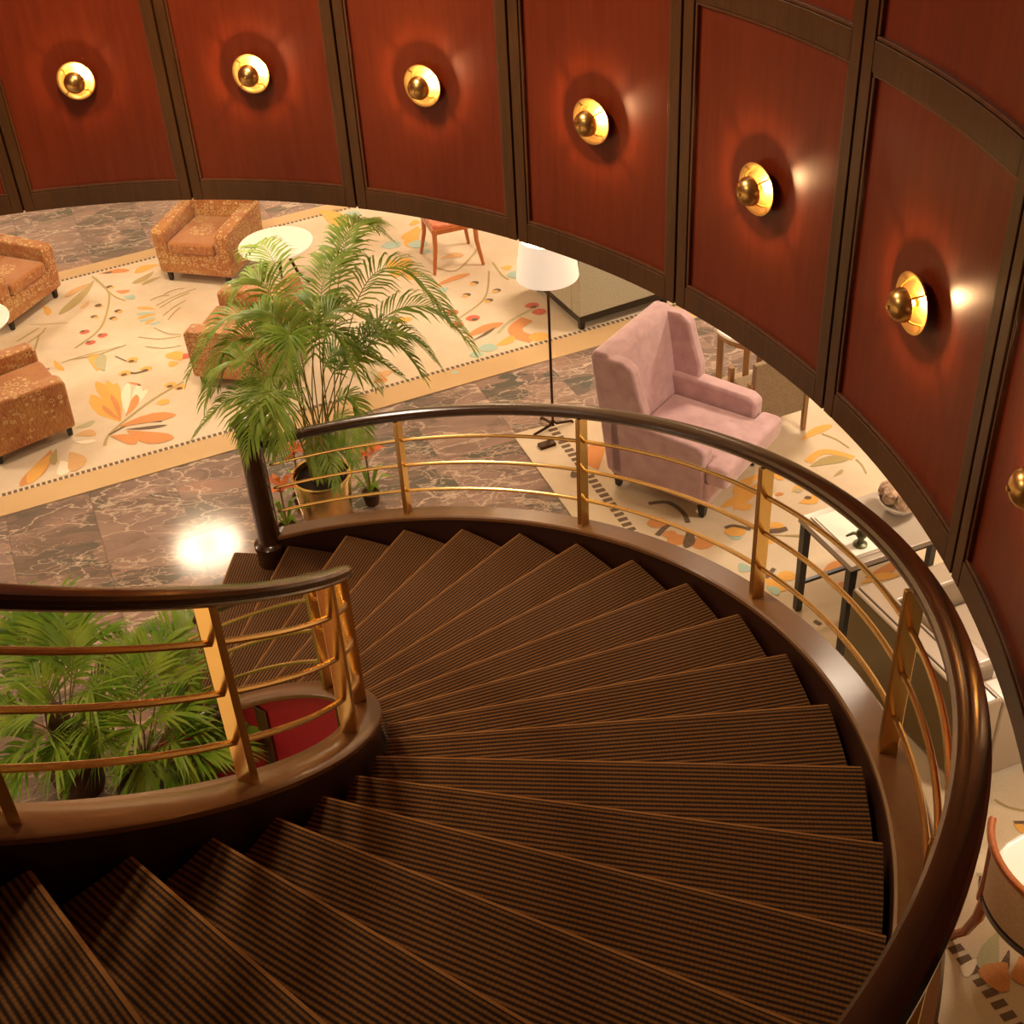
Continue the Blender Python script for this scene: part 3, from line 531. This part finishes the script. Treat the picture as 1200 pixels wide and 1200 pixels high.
def rug(name, label, origin, wd, dp, sgn, bands, L, ra=EA):
    """bands: list of (edge, inset0, inset1, kind)"""
    t = thing(name, label, 'rug', origin, ra)
    cx, cy = wd / 2, sgn * dp / 2
    MB().box((cx, cy, 0.005), (wd, dp, 0.010)).build('pile', M['rug'], t, bevel=0.003)
    bz = 0.0102
    bm_, dm = MB(), MB()
    for edge, w0, w1, kind in bands:
        if edge in 'SN':
            y = (0 if edge == 'S' else dp); s2 = 1 if edge == 'S' else -1
            y0, y1 = y + s2 * w0, y + s2 * w1
            seg = (0.002, y0, wd - 0.002, y1)
        else:
            x0, x1 = (w0, w1) if edge == 'W' else (wd - w1, wd - w0); seg = (x0, 0.002, x1, dp - 0.002)
        if kind == 'band':
            a, b, c, d = seg; bm_.box(((a + c) / 2, sgn * (b + d) / 2, bz), (abs(c - a), abs(d - b), 0.002))
        else:
            pitch = kind; k = 0; a, b, c, d = seg
            lo, hi = (a, c) if edge in 'SN' else (b, d)
            while lo + k * pitch < hi - pitch and k < 400:
                s0 = lo + k * pitch; k += 1
                if edge in 'SN': dm.box((s0 + pitch * 0.3, sgn * (b + d) / 2, bz + 0.001), (pitch * 0.62, abs(d - b), 0.002))
                else: dm.box(((a + c) / 2, sgn * (s0 + pitch * 0.3), bz + 0.001), (abs(c - a), pitch * 0.58, 0.002))
    if bm_.v: bm_.build('border_band', M['rugband'], t)
    if dm.v:
        o = dm.build('border_dashes', PM[PKEYS.index('dark')], t); o['kind'] = 'stuff'
    bpy.context.view_layer.update()
    pattern('floral_pattern', L, t, 0.0112, Matrix.Translation(origin) @ Matrix.Rotation(ra, 4, 'Z'))
    return t
rug('area_rug', 'large cream rug with gold and olive floral design under the patterned armchairs', RUG1['o'], RUG1['w'], RUG1['d'], 1, [('S', 0.0, 0.262, 'band'), ('N', 0.0, 0.20, 'band'), ('S', 0.262, 0.302, 0.046), ('N', 0.20, 0.235, 0.046)], RUG1M)
rug('area_rug', 'cream floral rug with a dashed border under the mauve wing chair and desk', RUG2['o'], RUG2['w'], RUG2['d'], -1, [('W', 0.275, 0.345, 0.062)], RUG2M, R(11.6))
# ------------------------------------------------------------------ club armchairs
def club(label, x, y, face, parts_from=None):
    t = thing('club_armchair', label, 'armchair', (x, y, 0.0148), face, 'orange patterned club armchairs')
    if parts_from:
        for ch in list(parts_from.children): copy_tree(ch, t)
        return t
    D = M['damask']
    MB().box((0.0, 0, 0.215), (0.72, 0.76, 0.23)).build('base', D, t, bevel=0.02)
    MB().box((0.055, 0, 0.385), (0.64, 0.52, 0.13)).build('seat_cushion', D, t, bevel=0.035, seg=3)
    for s in (-1, 1):
        P = [(-0.38, 0.10), (0.36, 0.10), (0.37, 0.54), (0.33, 0.57), (-0.36, 0.60), (-0.40, 0.56)]
        MB().prism(P, s * 0.265, s * 0.41, lambda u, v, w_: (u, w_ * (1 + 0.10 * (v - 0.1)), v)).build('arm', D, t, bevel=0.025, seg=3)
    MB().prism([(-0.40, 0.10), (-0.24, 0.10), (-0.25, 0.45), (-0.30, 0.74), (-0.42, 0.745), (-0.45, 0.60)], -0.40, 0.40, lambda u, v, w_: (u, w_, v)).build('backrest', D, t, bevel=0.03, seg=3)
    for sx in (-0.31, 0.31):
        for sy in (-0.33, 0.33): MB().box((sx, sy, 0.05), (0.05, 0.05, 0.10), taper=0.75).build('leg', M['black'], t, bevel=0.004)
    return t
c1 = club('orange patterned club armchair facing the viewer beside the white round table', 0.775, 8.36, R(-117))
club('orange patterned club armchair half hidden behind the tall palm', 1.12, 6.33, R(156), c1)
club('orange patterned club armchair at left seen from the side, nearest the rug edge', -0.86, 5.78, R(27), c1)
club('orange patterned club armchair cut by the left edge, beside the far marble', -1.28, 8.10, R(-33), c1)
# ------------------------------------------------------------------ small round tables
def round_table(label, x, y, r_, h, legs, ph=0.6):
    t = thing('side_table', label, 'table', (x, y, 0.019))
    MB().lathe([(r_ - 0.01, h - 0.022), (r_, h - 0.016), (r_, h - 0.006), (r_ - 0.006, h)], 40).build('table_top', M['white'], t, smooth=True)
    for k in range(legs):
        a = 2 * math.pi * k / legs + ph; c, s = math.cos(a), math.sin(a)
        MB().tube([(0.10 * c, 0.10 * s, h - 0.02), (0.13 * c, 0.13 * s, h * 0.6), (0.20 * c, 0.20 * s, h * 0.25), (r_ * 0.85 * c, r_ * 0.85 * s, 0.0)], [0.02, 0.017, 0.015, 0.013], 8).build('leg', M['darkmetal'], t, smooth=True)
    return t
round_table('white round table behind the palm beside a patterned armchair', 1.46, 7.58, 0.36, 0.54, 3)
round_table('white round table cut by the left edge of the photo', -1.33, 6.76, 0.38, 0.60, 3, R(24))
# ------------------------------------------------------------------ floor lamp
t = thing('floor_lamp', 'slim brass floor lamp with a glowing cream shade between the two rugs', 'floor lamp', (3.49, 4.69, 0.0))
MB().tube([(0, 0, 0.05), (0, 0, 1.44)], 0.0105, 10).build('pole', M['darkmetal'], t, smooth=True)
MB().lathe([(0.225, 1.37), (0.226, 1.372), (0.19, 1.68), (0.188, 1.68), (0.222, 1.374), (0.2215, 1.371)], 36, cap=False).build('lamp_shade', M['shade'], t, smooth=True)
MB().lathe([(0.01, 1.42), (0.03, 1.44), (0.035, 1.48), (0.02, 1.52), (0.004, 1.53)], 16).build('bulb', M['diffuser'], t, smooth=True)
for a in (R(20), R(200), R(110)):
    c, s = math.cos(a), math.sin(a)
    MB().tube([(0, 0, 0.10), (0.03 * c, 0.03 * s, 0.06), (0.17 * c, 0.17 * s, 0.03), (0.18 * c, 0.18 * s, 0.012)], 0.011, 6).build('foot', M['darkmetal'], t, smooth=True)
fs = MB().box((-0.09, -0.20, 0.02), (0.13, 0.07, 0.035), R(15)).build('foot_switch', M['darkmetal'], t, bevel=0.006)
lamp('floor_lamp_light', 'POINT', (0, 0, 1.58), 16, (1, 0.74, 0.45), 0.05, parent=t)
# ------------------------------------------------------------------ mauve wing chair
d_ = math.atan2(-0.72, 0.69)
t = thing('wing_chair', 'mauve velvet wing chair with dark feet beside the brass balustrade', 'armchair', (4.03, 4.17, 0.0148), d_)
V_ = M['mauve']
xz = lambda u, v, w_: (u, w_, v)
MB().box((0.40, 0, 0.22), (0.78, 0.80, 0.20)).build('base', V_, t, bevel=0.02)
cu = MB(); cu.prism([(0.12, -0.285), (0.76, -0.285), (0.76, -0.405), (0.93, -0.405), (0.93, 0.405), (0.76, 0.405), (0.76, 0.285), (0.12, 0.285)], 0.31, 0.475, lambda u, v, w_: (u, v, w_))
cu.build('seat_cushion', V_, t, bevel=0.04, seg=3)
for s in (-1, 1):
    MB().prism([(0.02, 0.12), (0.755, 0.12), (0.765, 0.57), (0.70, 0.61), (0.20, 0.63), (0.0, 0.63)], s * 0.29, s * 0.42, xz).build('arm', V_, t, bevel=0.03, seg=3)
    MB().prism([(-0.02, 0.58), (0.30, 0.58), (0.30, 0.72), (0.245, 0.88), (0.20, 1.05), (0.12, 1.10), (-0.12, 1.09), (-0.12, 0.95)], s * 0.33, s * 0.425, xz).build('wing', V_, t, bevel=0.025, seg=3)
MB().prism([(-0.01, 0.14), (0.15, 0.14), (0.12, 0.50), (0.03, 1.09), (-0.02, 1.12), (-0.12, 1.12), (-0.14, 1.07)], -0.42, 0.42, xz).build('backrest', V_, t, bevel=0.03, seg=3)
for sx, sy in ((0.06, -0.36), (0.06, 0.36), (0.74, -0.36), (0.74, 0.36)): MB().box((sx, sy, 0.06), (0.06, 0.06, 0.12), taper=0.65).build('leg', M['black'], t, bevel=0.004)
# ------------------------------------------------------------------ grey upholstered armchair behind the lamp
t = thing('lounge_chair', 'square grey upholstered chair on dark wooden base behind the floor lamp', 'armchair', (4.01, 6.07, 0.0148), R(16))
MB().box((0.46, 0.47, 0.115), (0.90, 0.92, 0.07)).build('base', M['black'], t, bevel=0.006)
for sx in (0.05, 0.87):
    for sy in (0.06, 0.88): MB().box((sx, sy, 0.045), (0.055, 0.055, 0.09), taper=0.8).build('leg', M['black'], t, bevel=0.004)
MB().box((0.46, 0.07, 0.46), (0.92, 0.14, 0.62)).build('backrest', M['grey'], t, bevel=0.012)
MB().box((0.07, 0.55, 0.46), (0.14, 0.82, 0.62)).build('arm', M['grey'], t, bevel=0.012)
MB().box((0.85, 0.55, 0.46), (0.14, 0.82, 0.62)).build('arm', M['grey'], t, bevel=0.012)
MB().box((0.46, 0.54, 0.30), (0.62, 0.80, 0.28)).build('seat_cushion', M['grey'], t, bevel=0.03, seg=3)
# ------------------------------------------------------------------ cherry chair at the middle
t = thing('dining_chair', 'cherry wood chair with coral seat on the far cream rug', 'chair', (3.13, 7.80, 0.018), R(8))
W_ = M['orangewood']
for sx, sy in ((-1, -1), (1, -1), (1, 1), (-1, 1)):
    MB().tube([(sx * 0.20, sy * 0.20, 0.44), (sx * 0.205, sy * 0.205, 0.25), (sx * 0.245, sy * 0.25, 0.0)], [0.026, 0.022, 0.016], 8).build('leg', W_, t, smooth=True)
MB().box((0, 0, 0.42), (0.46, 0.46, 0.06)).build('seat_frame', W_, t, bevel=0.015)
MB().box((0, 0, 0.465), (0.43, 0.43, 0.05)).build('seat', M['redcloth'], t, bevel=0.02, seg=3)
for s in (-1, 1): MB().tube([(s * 0.20, 0.21, 0.44), (s * 0.20, 0.24, 0.65), (s * 0.19, 0.30, 0.90)], [0.022, 0.02, 0.018], 8).build('back_post', W_, t, smooth=True)
MB().box((0, 0.285, 0.84), (0.40, 0.03, 0.12)).build('top_rail', W_, t, bevel=0.01)
# ------------------------------------------------------------------ taupe wood framed chair and side table behind the wing chair
t = thing('occasional_chair', 'taupe upholstered chair with slim wooden legs behind the wing chair', 'chair', (5.30, 4.22, 0.0148), EA)
for sx, sy in ((-0.46, 0.03), (0, 0), (-0.46, 0.29), (0, 0.29)): MB().box((sx, sy, 0.27), (0.04, 0.04, 0.54), taper=0.8).build('leg', M['tanwood'], t, bevel=0.005)
MB().box((-0.23, 0.02, 0.44), (0.44, 0.05, 0.52)).build('backrest', M['greybrown'], t, bevel=0.012)
MB().box((-0.23, 0.165, 0.38), (0.46, 0.27, 0.10)).build('seat', M['greybrown'], t, bevel=0.03)
t = thing('side_table', 'white-topped wooden side table beyond the wing chair arm', 'table', (5.12, 4.86, 0.0148), EA)
MB().lathe([(0.30, 0.575), (0.31, 0.58), (0.31, 0.592), (0.305, 0.60)], 36).build('table_top', M['white'], t, smooth=True)
MB().lathe([(0.285, 0.52), (0.285, 0.575)], 36).build('apron', M['tanwood'], t, smooth=True)
for k in range(4):
    a = R(45 + 90 * k + 0); MB().box((0.26 * math.cos(a), 0.26 * math.sin(a), 0.28), (0.045, 0.045, 0.56), a).build('leg', M['tanwood'], t, bevel=0.004)
# ------------------------------------------------------------------ desk and the things on it
DO = Vector((4.66, 1.86, 0.0148))
t = thing('writing_desk', 'silver-grey writing desk on black legs beside the balustrade', 'desk', DO, EA)
DW, DD, DH = 1.05, 0.52, 0.74
MB().box((DW / 2, DD / 2, DH - 0.02), (DW, DD, 0.04)).build('desk_top', M['silver'], t, bevel=0.004)
MB().box((DW / 2, DD / 2, DH - 0.06), (DW - 0.05, DD - 0.05, 0.04)).build('apron', M['black'], t, bevel=0.003)
for sx in (0.035, DW - 0.035):
    for sy in (0.035, DD - 0.035): MB().box((sx, sy, (DH - 0.04) / 2), (0.05, 0.05, DH - 0.04), taper=0.85).build('leg', M['black'], t, bevel=0.003)
MB().box((DW / 2, DD - 0.035, 0.22), (DW - 0.07, 0.022, 0.022)).build('stretcher', M['black'], t)
def on_desk(x, y): return DO + E1 * x + E2 * y + Vector((0, 0, DH))
t = thing('desk_blotter', 'white blotter pad lying on the silver desk', 'stationery', on_desk(0.22, 0.26), EA)
MB().box((0, 0, 0.004), (0.33, 0.44, 0.008)).build('board', M['silver'], t, bevel=0.002)
MB().box((0.0, 0.0, 0.0105), (0.30, 0.40, 0.005)).build('paper', M['paper'], t, bevel=0.001)
t = thing('figurine', 'small greenish bronze figurine on the white blotter', 'ornament', on_desk(0.15, 0.13) + Vector((0, 0, 0.0131)), EA)
MB().lathe([(0.04, 0), (0.04, 0.012), (0.02, 0.02), (0.018, 0.05), (0.03, 0.07), (0.028, 0.10), (0.014, 0.115), (0.018, 0.13), (0.004, 0.15)], 16).build('body', M['bronze'], t, smooth=True)
MB().tube([(0.0, 0, 0.08), (-0.05, 0.01, 0.10), (-0.09, 0.02, 0.085)], [0.014, 0.010, 0.006], 8).build('head', M['bronze'], t, smooth=True)
t = thing('flower_bowl', 'white bowl of fluffy brown dried blooms on the desk', 'flowers', on_desk(0.545, 0.31), EA)
MB().lathe([(0.05, 0), (0.07, 0.01), (0.12, 0.08), (0.125, 0.09), (0.115, 0.09), (0.06, 0.02), (0.005, 0.02)], 24).build('bowl', M['white'], t, smooth=True)
rnd = random.Random(3)
for k in range(9):
    a = k * 2.4; q = 0.035 * math.sqrt(k); c = Vector((q * math.cos(a), q * math.sin(a), 0.10 + 0.05 * rnd.random()))
    b = bmesh.new(); bmesh.ops.create_icosphere(b, subdivisions=2, radius=0.055)
    for v in b.verts: v.co = v.co * (1 + rnd.uniform(-0.18, 0.18)) + c
    me = bpy.data.meshes.new('bloom'); b.to_mesh(me); b.free(); me.materials.append(M['fluff'])
    o = bpy.data.objects.new('bloom', me); COL.objects.link(o); o.parent = t
tag(MB().box((0, 0, 0.003), (0.22, 0.30, 0.006)).build('writing_paper', M['paper'], bevel=0.001), 'white sheet of paper at the far end of the desk', 'paper')
o = bpy.data.objects['writing_paper']; o.location = on_desk(0.90, 0.22); o.rotation_euler = (0, 0, EA + 0.1)
# ------------------------------------------------------------------ leather armchair with its back to the stair
t = thing('leather_armchair', 'boxy leather armchair with olive shade-tinted back and pale piped arms, beside the desk', 'armchair', Vector((4.86, 0.74, 0.0148)), EA)
LW, LD, LH = 1.02, 0.95, 0.72
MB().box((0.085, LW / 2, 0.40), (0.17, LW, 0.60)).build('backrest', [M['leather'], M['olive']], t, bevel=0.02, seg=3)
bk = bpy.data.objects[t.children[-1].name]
for p_ in bk.data.polygons: p_.material_index = 1 if p_.normal.x < -0.9 else 0  # outer back face takes the olive shade tone, the rest stays pale
for y0 in (0.0, LW - 0.17): MB().box((0.17 + (LD - 0.17) / 2, y0 + 0.085, 0.385), (LD - 0.17, 0.17, 0.57)).build('arm', M['leather'], t, bevel=0.02, seg=3)
MB().box((0.17 + (LD - 0.17) / 2, LW / 2, 0.22), (LD - 0.17, LW - 0.34, 0.24)).build('base', M['leather'], t, bevel=0.01)
MB().box((0.55, LW / 2, 0.42), (0.72, LW - 0.36, 0.16)).build('seat_cushion', M['leather'], t, bevel=0.04, seg=3)
MB().box((0.24, LW / 2, 0.60), (0.13, LW - 0.40, 0.26)).build('back_cushion', M['leather'], t, bevel=0.04, seg=3)
for x in (0.035, 0.14): MB().tube([(x, 0.02, 0.702), (x, LW - 0.02, 0.702)], 0.006, 6).build('piping', M['piping'], t, smooth=True)
for sx in (0.06, LD - 0.06):
    for sy in (0.06, LW - 0.06): MB().box((sx, sy, 0.05), (0.05, 0.05, 0.10)).build('leg', M['black'], t, bevel=0.003)
# ------------------------------------------------------------------ cherry tub chair at lower right
t = thing('tub_chair', 'cherry wood tub chair with curved beige back and white seat at lower right', 'chair', (4.91, -0.21, 0.020), 0)
RT = 0.40
def tub(r0, r1, z0, z1, a0, a1, mat, nm, flare=0.0, bev=0.008):
    rs = []
    for i in range(33):
        a = a0 + (a1 - a0) * i / 32; c, s = math.cos(a), math.sin(a)
        rs.append([(r0 * c, r0 * s, z0), (r1 * c, r1 * s, z0), ((r1 + flare) * c, (r1 + flare) * s, z1), ((r0 + flare) * c, (r0 + flare) * s, z1)])
    return MB().rings(rs).build(nm, mat, t, bevel=bev)
tub(RT - 0.035, RT - 0.005, 0.42, 0.755, R(166), R(318), M['beige'], 'backrest', 0.012)
tub(RT - 0.016, RT + 0.020, 0.755, 0.79, R(142), R(338), M['orangewood'], 'top_rail', 0.0, 0.014)
tub(RT - 0.04, RT, 0.375, 0.42, R(150), R(330), M['rail'], 'seat_rail', 0.0)
MB().prism([(0.36 * math.cos(R(k * 15)), 0.36 * math.sin(R(k * 15))) for k in range(24)], 0.40, 0.49, lambda u, v, w_: (u, v, w_)).build('seat', M['white'], t, bevel=0.03, seg=3)
for ad, kx, ky in ((168, -0.07, 0.09), (316, 0.09, -0.07), (75, 0.02, 0.03), (35, 0.03, 0.02)):
    a = R(ad); q = RT - 0.02 if ad > 90 else 0.33; c, s = q * math.cos(a), q * math.sin(a)
    MB().tube([(c, s, 0.40), (c + kx * .1, s + ky * .1, 0.25), (c + kx * .45, s + ky * .45, 0.10), (c + kx, s + ky, 0.0)], [0.026, 0.026, 0.022, 0.018], 8).build('leg', M['orangewood'], t, smooth=True)
for ad in (164, 320):
    a = R(ad); c, s = (RT - 0.01) * math.cos(a), (RT - 0.01) * math.sin(a)
    MB().tube([(c, s, 0.37), (c * 1.01, s * 1.01, 0.57), (c * 1.02, s * 1.02, 0.76)], [0.022, 0.016, 0.02], 8).build('arm_post', M['orangewood'], t, smooth=True)
# ------------------------------------------------------------------ palms
def bez(b, m, e, t):   # curve through m at half way
    c = m * 2 - (b + e) * 0.5
    return b * (1 - t) ** 2 + c * (2 * t * (1 - t)) + e * t * t
def frond(parent, pts, mat, start=0.45, nl=30, ll=0.26, wd=0.011, droop=0.35, inv=None, spread=62, rr=0.006):
    b, m, e = pts; mb = MB(); N = 16
    ln = (m - b).length + (e - m).length; 
    if start > 0.35: ll = min(ll, 0.2 * ln + 0.02) if ln < 1.4 else ll; wd = min(wd, 0.0045 + 0.0028 * ln)
    if e.x > 2.5: ll *= 1.2; droop *= 1.3; start = 0.36
    C = [inv @ bez(b, m, e, i / N) for i in range(N + 1)]
    mb.tube(C, [rr * (1 - 0.8 * i / N) for i in range(N + 1)], 5, mi=1)
    for i in range(nl):
        t = start + (1 - start) * (i + 0.5) / nl; q = (t - start) / (1 - start)
        p = inv @ bez(b, m, e, t); tg = (inv @ bez(b, m, e, min(t + 0.02, 1.0)) - inv @ bez(b, m, e, t - 0.02)).normalized()
        side = tg.cross(Vector((0, 0, 1))); side = side.normalized() if side.length > 0.05 else Vector((1, 0, 0))
        up = side.cross(tg)
        L = ll * (0.55 + 0.9 * math.sin(math.pi * min(0.12 + 0.85 * q, 1.0))) * 0.72
        sp = R(spread * (1 - 0.62 * q))
        for s in (-1, 1):
            j = random.uniform(-0.14, 0.14); l = L * random.uniform(0.86, 1.1)
            d0 = (tg * math.cos(sp + j) + side * (s * math.sin(sp + j)) + up * 0.22).normalized()
            d1 = (d0 + Vector((0, 0, -droop))).normalized(); d2 = (d1 + Vector((0, 0, -droop * 1.5))).normalized()
            P0 = p; P1 = P0 + d0 * (l * 0.34); P2 = P1 + d1 * (l * 0.36); P3 = P2 + d2 * (l * 0.30)
            wv_ = d0.cross(up).normalized() if d0.cross(up).length > 0.05 else tg
            w0 = wd
            mb.add([P0 - wv_ * w0 * .3, P0 + wv_ * w0 * .3, P1 - wv_ * w0, P1 + wv_ * w0, P2 - wv_ * w0 * .8, P2 + wv_ * w0 * .8, P3], [(0, 1, 3, 2), (2, 3, 5, 4), (4, 5, 6)], 0)
    return mb.build('frond', [mat, M['cane']], parent, smooth=True)
P1= [(1.68,4.1,0.4,2.0,4.99,1.62,2.43,5.35,1.5),(1.75,3.93,0.4,2.19,4.75,1.5,2.74,4.64,1.2),(1.58,4.01,0.4,2.27,4.41,1.38,2.86,4.41,1.05),(1.76,4.06,0.4,2.15,4.24,1.3,2.59,4.33,1.0),(1.66,3.9,0.4,1.58,4.85,1.55,1.3,5.55,1.45),(1.63,4.08,0.4,1.38,4.33,1.55,0.84,4.31,1.2),(1.78,3.97,0.4,1.38,4.29,1.4,0.93,4.18,1.05),(1.59,3.95,0.4,1.37,3.94,1.2,0.82,4.05,0.85),(1.71,4.09,0.4,1.48,3.89,1.35,1.27,3.7,0.95),(1.72,3.91,0.4,1.48,3.88,1.15,1.36,3.72,0.85),(1.59,4.04,0.4,1.89,4.22,1.15,2.14,4.42,0.8),(1.78,4.03,0.4,1.84,4.18,1.25,2.33,4.3,0.95),(1.63,3.91,0.4,1.52,4.17,1.55,1.16,4.44,1.35),(1.66,4.1,0.4,1.6,4.11,1.5,1.31,4.5,1.5),(1.76,3.94,0.4,1.84,4.5,1.55,2.16,5.08,1.55),(1.58,3.99,0.4,1.83,4.1,0.8,1.91,3.85,0.55),(1.74,4.08,0.4,1.67,4.1,0.75,1.65,3.82,0.5),(1.68,3.9,0.4,1.73,4.05,0.7,1.76,3.71,0.45),(1.61,4.07,0.4,1.89,4.21,0.9,2.02,4.09,0.55),(1.78,4.0,0.4,1.48,3.25,1.62,1.27,2.98,1.35),(1.6,3.94,0.4,1.53,3.21,1.62,1.47,2.95,1.38),(1.69,4.1,0.4,1.35,3.95,1.4,1.05,4.08,1.2),(1.74,3.92,0.4,1.54,3.96,1.5,1.33,4.01,1.3),(1.58,4.02,0.4,1.63,3.96,1.55,1.54,3.76,1.35),(1.77,4.05,0.4,1.83,4.13,1.45,2.03,4.06,1.15),(1.65,3.9,0.4,1.82,4.14,1.55,2.27,4.21,1.3),(1.64,4.09,0.4,2.06,4.27,1.3,2.48,4.26,0.95),(1.77,3.96,0.4,2.02,4.88,1.6,2.32,5.36,1.6),(1.59,3.97,0.4,1.51,4.51,1.6,1.19,4.66,1.5),(1.73,4.09,0.4,1.64,3.98,1.4,1.55,4.31,1.5),(1.71,3.9,0.4,1.75,4.22,1.45,1.92,4.54,1.45)]
P2= [(0.1,2.05,0.5,-0.08,1.99,0.85,-0.34,2.36,0.8),(0.1,2.05,0.5,0.09,1.98,0.9,-0.07,2.29,0.9),(0.1,2.05,0.5,0.17,1.89,0.9,0.16,2.09,1.0),(0.1,2.05,0.5,-0.02,1.82,0.8,-0.32,1.98,0.7),(0.1,2.05,0.5,0.07,1.56,0.85,-0.28,1.65,0.65),(0.1,2.05,0.5,0.01,1.47,0.75,-0.3,1.5,0.5),(0.1,2.05,0.5,0.11,1.39,0.75,-0.04,1.36,0.5),(0.1,2.05,0.5,0.22,1.88,0.9,0.31,2.09,0.85),(0.1,2.05,0.5,0.33,1.75,0.8,0.51,2.03,0.7),(0.1,2.05,0.5,0.31,1.43,0.8,0.24,1.37,0.5),(0.62,1.9,0.5,0.6,1.6,0.9,0.77,1.93,0.95),(0.62,1.9,0.5,0.72,1.75,0.9,0.87,2.09,0.9),(0.62,1.9,0.5,0.74,1.62,0.85,0.89,1.95,0.7),(0.62,1.9,0.5,0.49,1.74,0.85,0.51,1.96,0.9),(0.62,1.9,0.5,0.7,1.37,0.85,0.87,1.46,0.65),(0.62,1.9,0.5,0.73,1.27,0.75,0.8,1.25,0.55),(0.62,1.9,0.5,0.58,1.33,0.85,0.41,1.28,0.6),(0.62,1.9,0.5,0.76,1.44,0.7,0.99,1.42,0.6),(0.62,1.9,0.5,0.87,1.27,0.65,1.1,1.34,0.6),(0.62,1.9,0.5,0.39,1.54,0.8,0.15,1.58,0.6),(0.62,1.9,0.5,0.89,1.26,0.6,1.15,1.36,0.7),(0.1,2.05,0.5,0.29,1.55,0.95,0.33,1.49,0.8),(0.62,1.9,0.5,0.8,1.46,0.8,0.94,1.65,0.65),(0.1,2.05,0.5,-0.16,1.63,0.75,-0.51,1.87,0.5),(0.62,1.9,0.5,0.3,1.49,0.6,0.07,1.4,0.4),(0.1,2.05,0.5,-0.15,2.06,0.8,-0.51,2.42,0.6),(0.62,1.9,0.5,0.67,1.32,0.5,0.85,1.22,0.4),(0.1,2.05,0.5,0.06,2.02,1.0,0.04,2.21,1.0),(0.1,2.05,0.5,-0.14,2.08,0.95,-0.21,2.27,0.95),(0.62,1.9,0.5,0.55,1.38,0.6,0.53,1.24,0.45),(0.1,2.05,0.5,-0.12,1.45,0.6,-0.27,1.4,0.4)]

def palm(label, loc, fr, mat, potmat, pr, ph_, **kw):
    t = thing('potted_palm', label, 'potted plant', loc)
    inv = Matrix.Translation(loc).inverted()
    pl = MB().lathe([(pr * 0.82, 0.0), (pr * 0.86, 0.02), (pr, ph_ - 0.03), (pr * 1.05, ph_ - 0.02), (pr * 1.05, ph_), (pr * 0.95, ph_), (pr * 0.92, ph_ - 0.05)], 32).build('planter', potmat, t, smooth=True)
    MB().lathe([(pr * 0.925, ph_ - 0.06), (pr * 0.9, ph_ - 0.045), (0.01, ph_ - 0.03)], 24).build('soil', M['soil'], pl)
    for f in fr:
        frond(t, [Vector(f[0:3]), Vector(f[3:6]), Vector(f[6:9])], mat, inv=inv, **kw)
    return t
palm('tall feathery palm in a brass planter beside the newel post', Vector((1.66, 4.0, 0.0)), P1, M['leaf'], M['brass'], 0.215, 0.41, start=0.42, nl=36, ll=0.29, wd=0.0085, droop=0.36)
PA = Vector((0.02, 1.74, 0)); PB = Vector((0.50, 1.42, 0))
A_ = [PA[:2] + (0.5,) + f[3:] if False else (PA.x, PA.y, 0.4) + tuple(f[3:]) for f in P2 if f[0] < 0.3]
B_ = [(PB.x, PB.y, 0.4) + tuple(f[3:]) for f in P2 if f[0] > 0.3]
kw2 = dict(start=0.30, nl=26, ll=0.29, wd=0.0095, droop=0.24, spread=56)
pa = palm('broad-leaved palm at the left end of the stair well', PA, A_, M['leaf2'], M['trunk'], 0.17, 0.30, **kw2)
pb = palm('broad-leaved palm in the stair well nearest the brass post', PB, B_, M['leaf2'], M['trunk'], 0.17, 0.30, **kw2)
MB().lathe([(0.05, 0.26), (0.06, 0.40), (0.075, 0.55), (0.06, 0.66), (0.02, 0.70)], 14).build('trunk', M['trunk'], pa, smooth=True)
# ------------------------------------------------------------------ orange bromeliads round the brass planter
def bromeliad(label, x, y, z0, seed, n_=7):
    rnd = random.Random(seed)
    t = thing('bromeliad', label, 'flower', (x, y, 0.0), 0, 'orange bromeliads beside the planter')
    MB().lathe([(0.05, 0.0), (0.07, 0.10), (0.072, 0.11), (0.06, 0.11), (0.05, 0.09), (0.01, 0.09)], 18).build('flower_pot', M['trunk'], t, smooth=True)
    MB().tube([(0, 0, 0.08), (0.0, 0.0, z0)], 0.008, 6).build('stem', M['cane'], t, smooth=True)
    for k in range(n_):
        a = k * 2.4 + seed; c, s = math.cos(a), math.sin(a); l = rnd.uniform(0.12, 0.17); z = z0 - 0.03 + 0.012 * k
        q = Vector((-s, c, 0)) * 0.032
        p = [Vector((0, 0, z)), Vector((c * l * .5, s * l * .5, z + 0.05)), Vector((c * l, s * l, z + 0.055))]
        MB().add([p[0] - q * .4, p[0] + q * .4, p[1] - q, p[1] + q, p[2]], [(0, 1, 3, 2), (2, 3, 4)]).build('bract', M['flower'], t)
    for k in range(6):
        a = k * 1.05 + seed; c, s = math.cos(a), math.sin(a); q = Vector((-s, c, 0)) * 0.02
        p = [Vector((0, 0, 0.10)), Vector((c * .10, s * .10, 0.26)), Vector((c * .2, s * .2, 0.24))]
        MB().add([p[0] - q * .4, p[0] + q * .4, p[1] - q, p[1] + q, p[2]], [(0, 1, 3, 2), (2, 3, 4)]).build('leaf', M['leaf2'], t)
bromeliad('orange bromeliad left of the brass planter, next to the newel', 1.36, 3.84, 0.44, 1)
bromeliad('orange bromeliad behind the brass planter, at its left', 1.48, 4.18, 0.50, 2)
bromeliad('orange bromeliad right of the brass planter, behind the handrail', 2.00, 4.10, 0.44, 4)
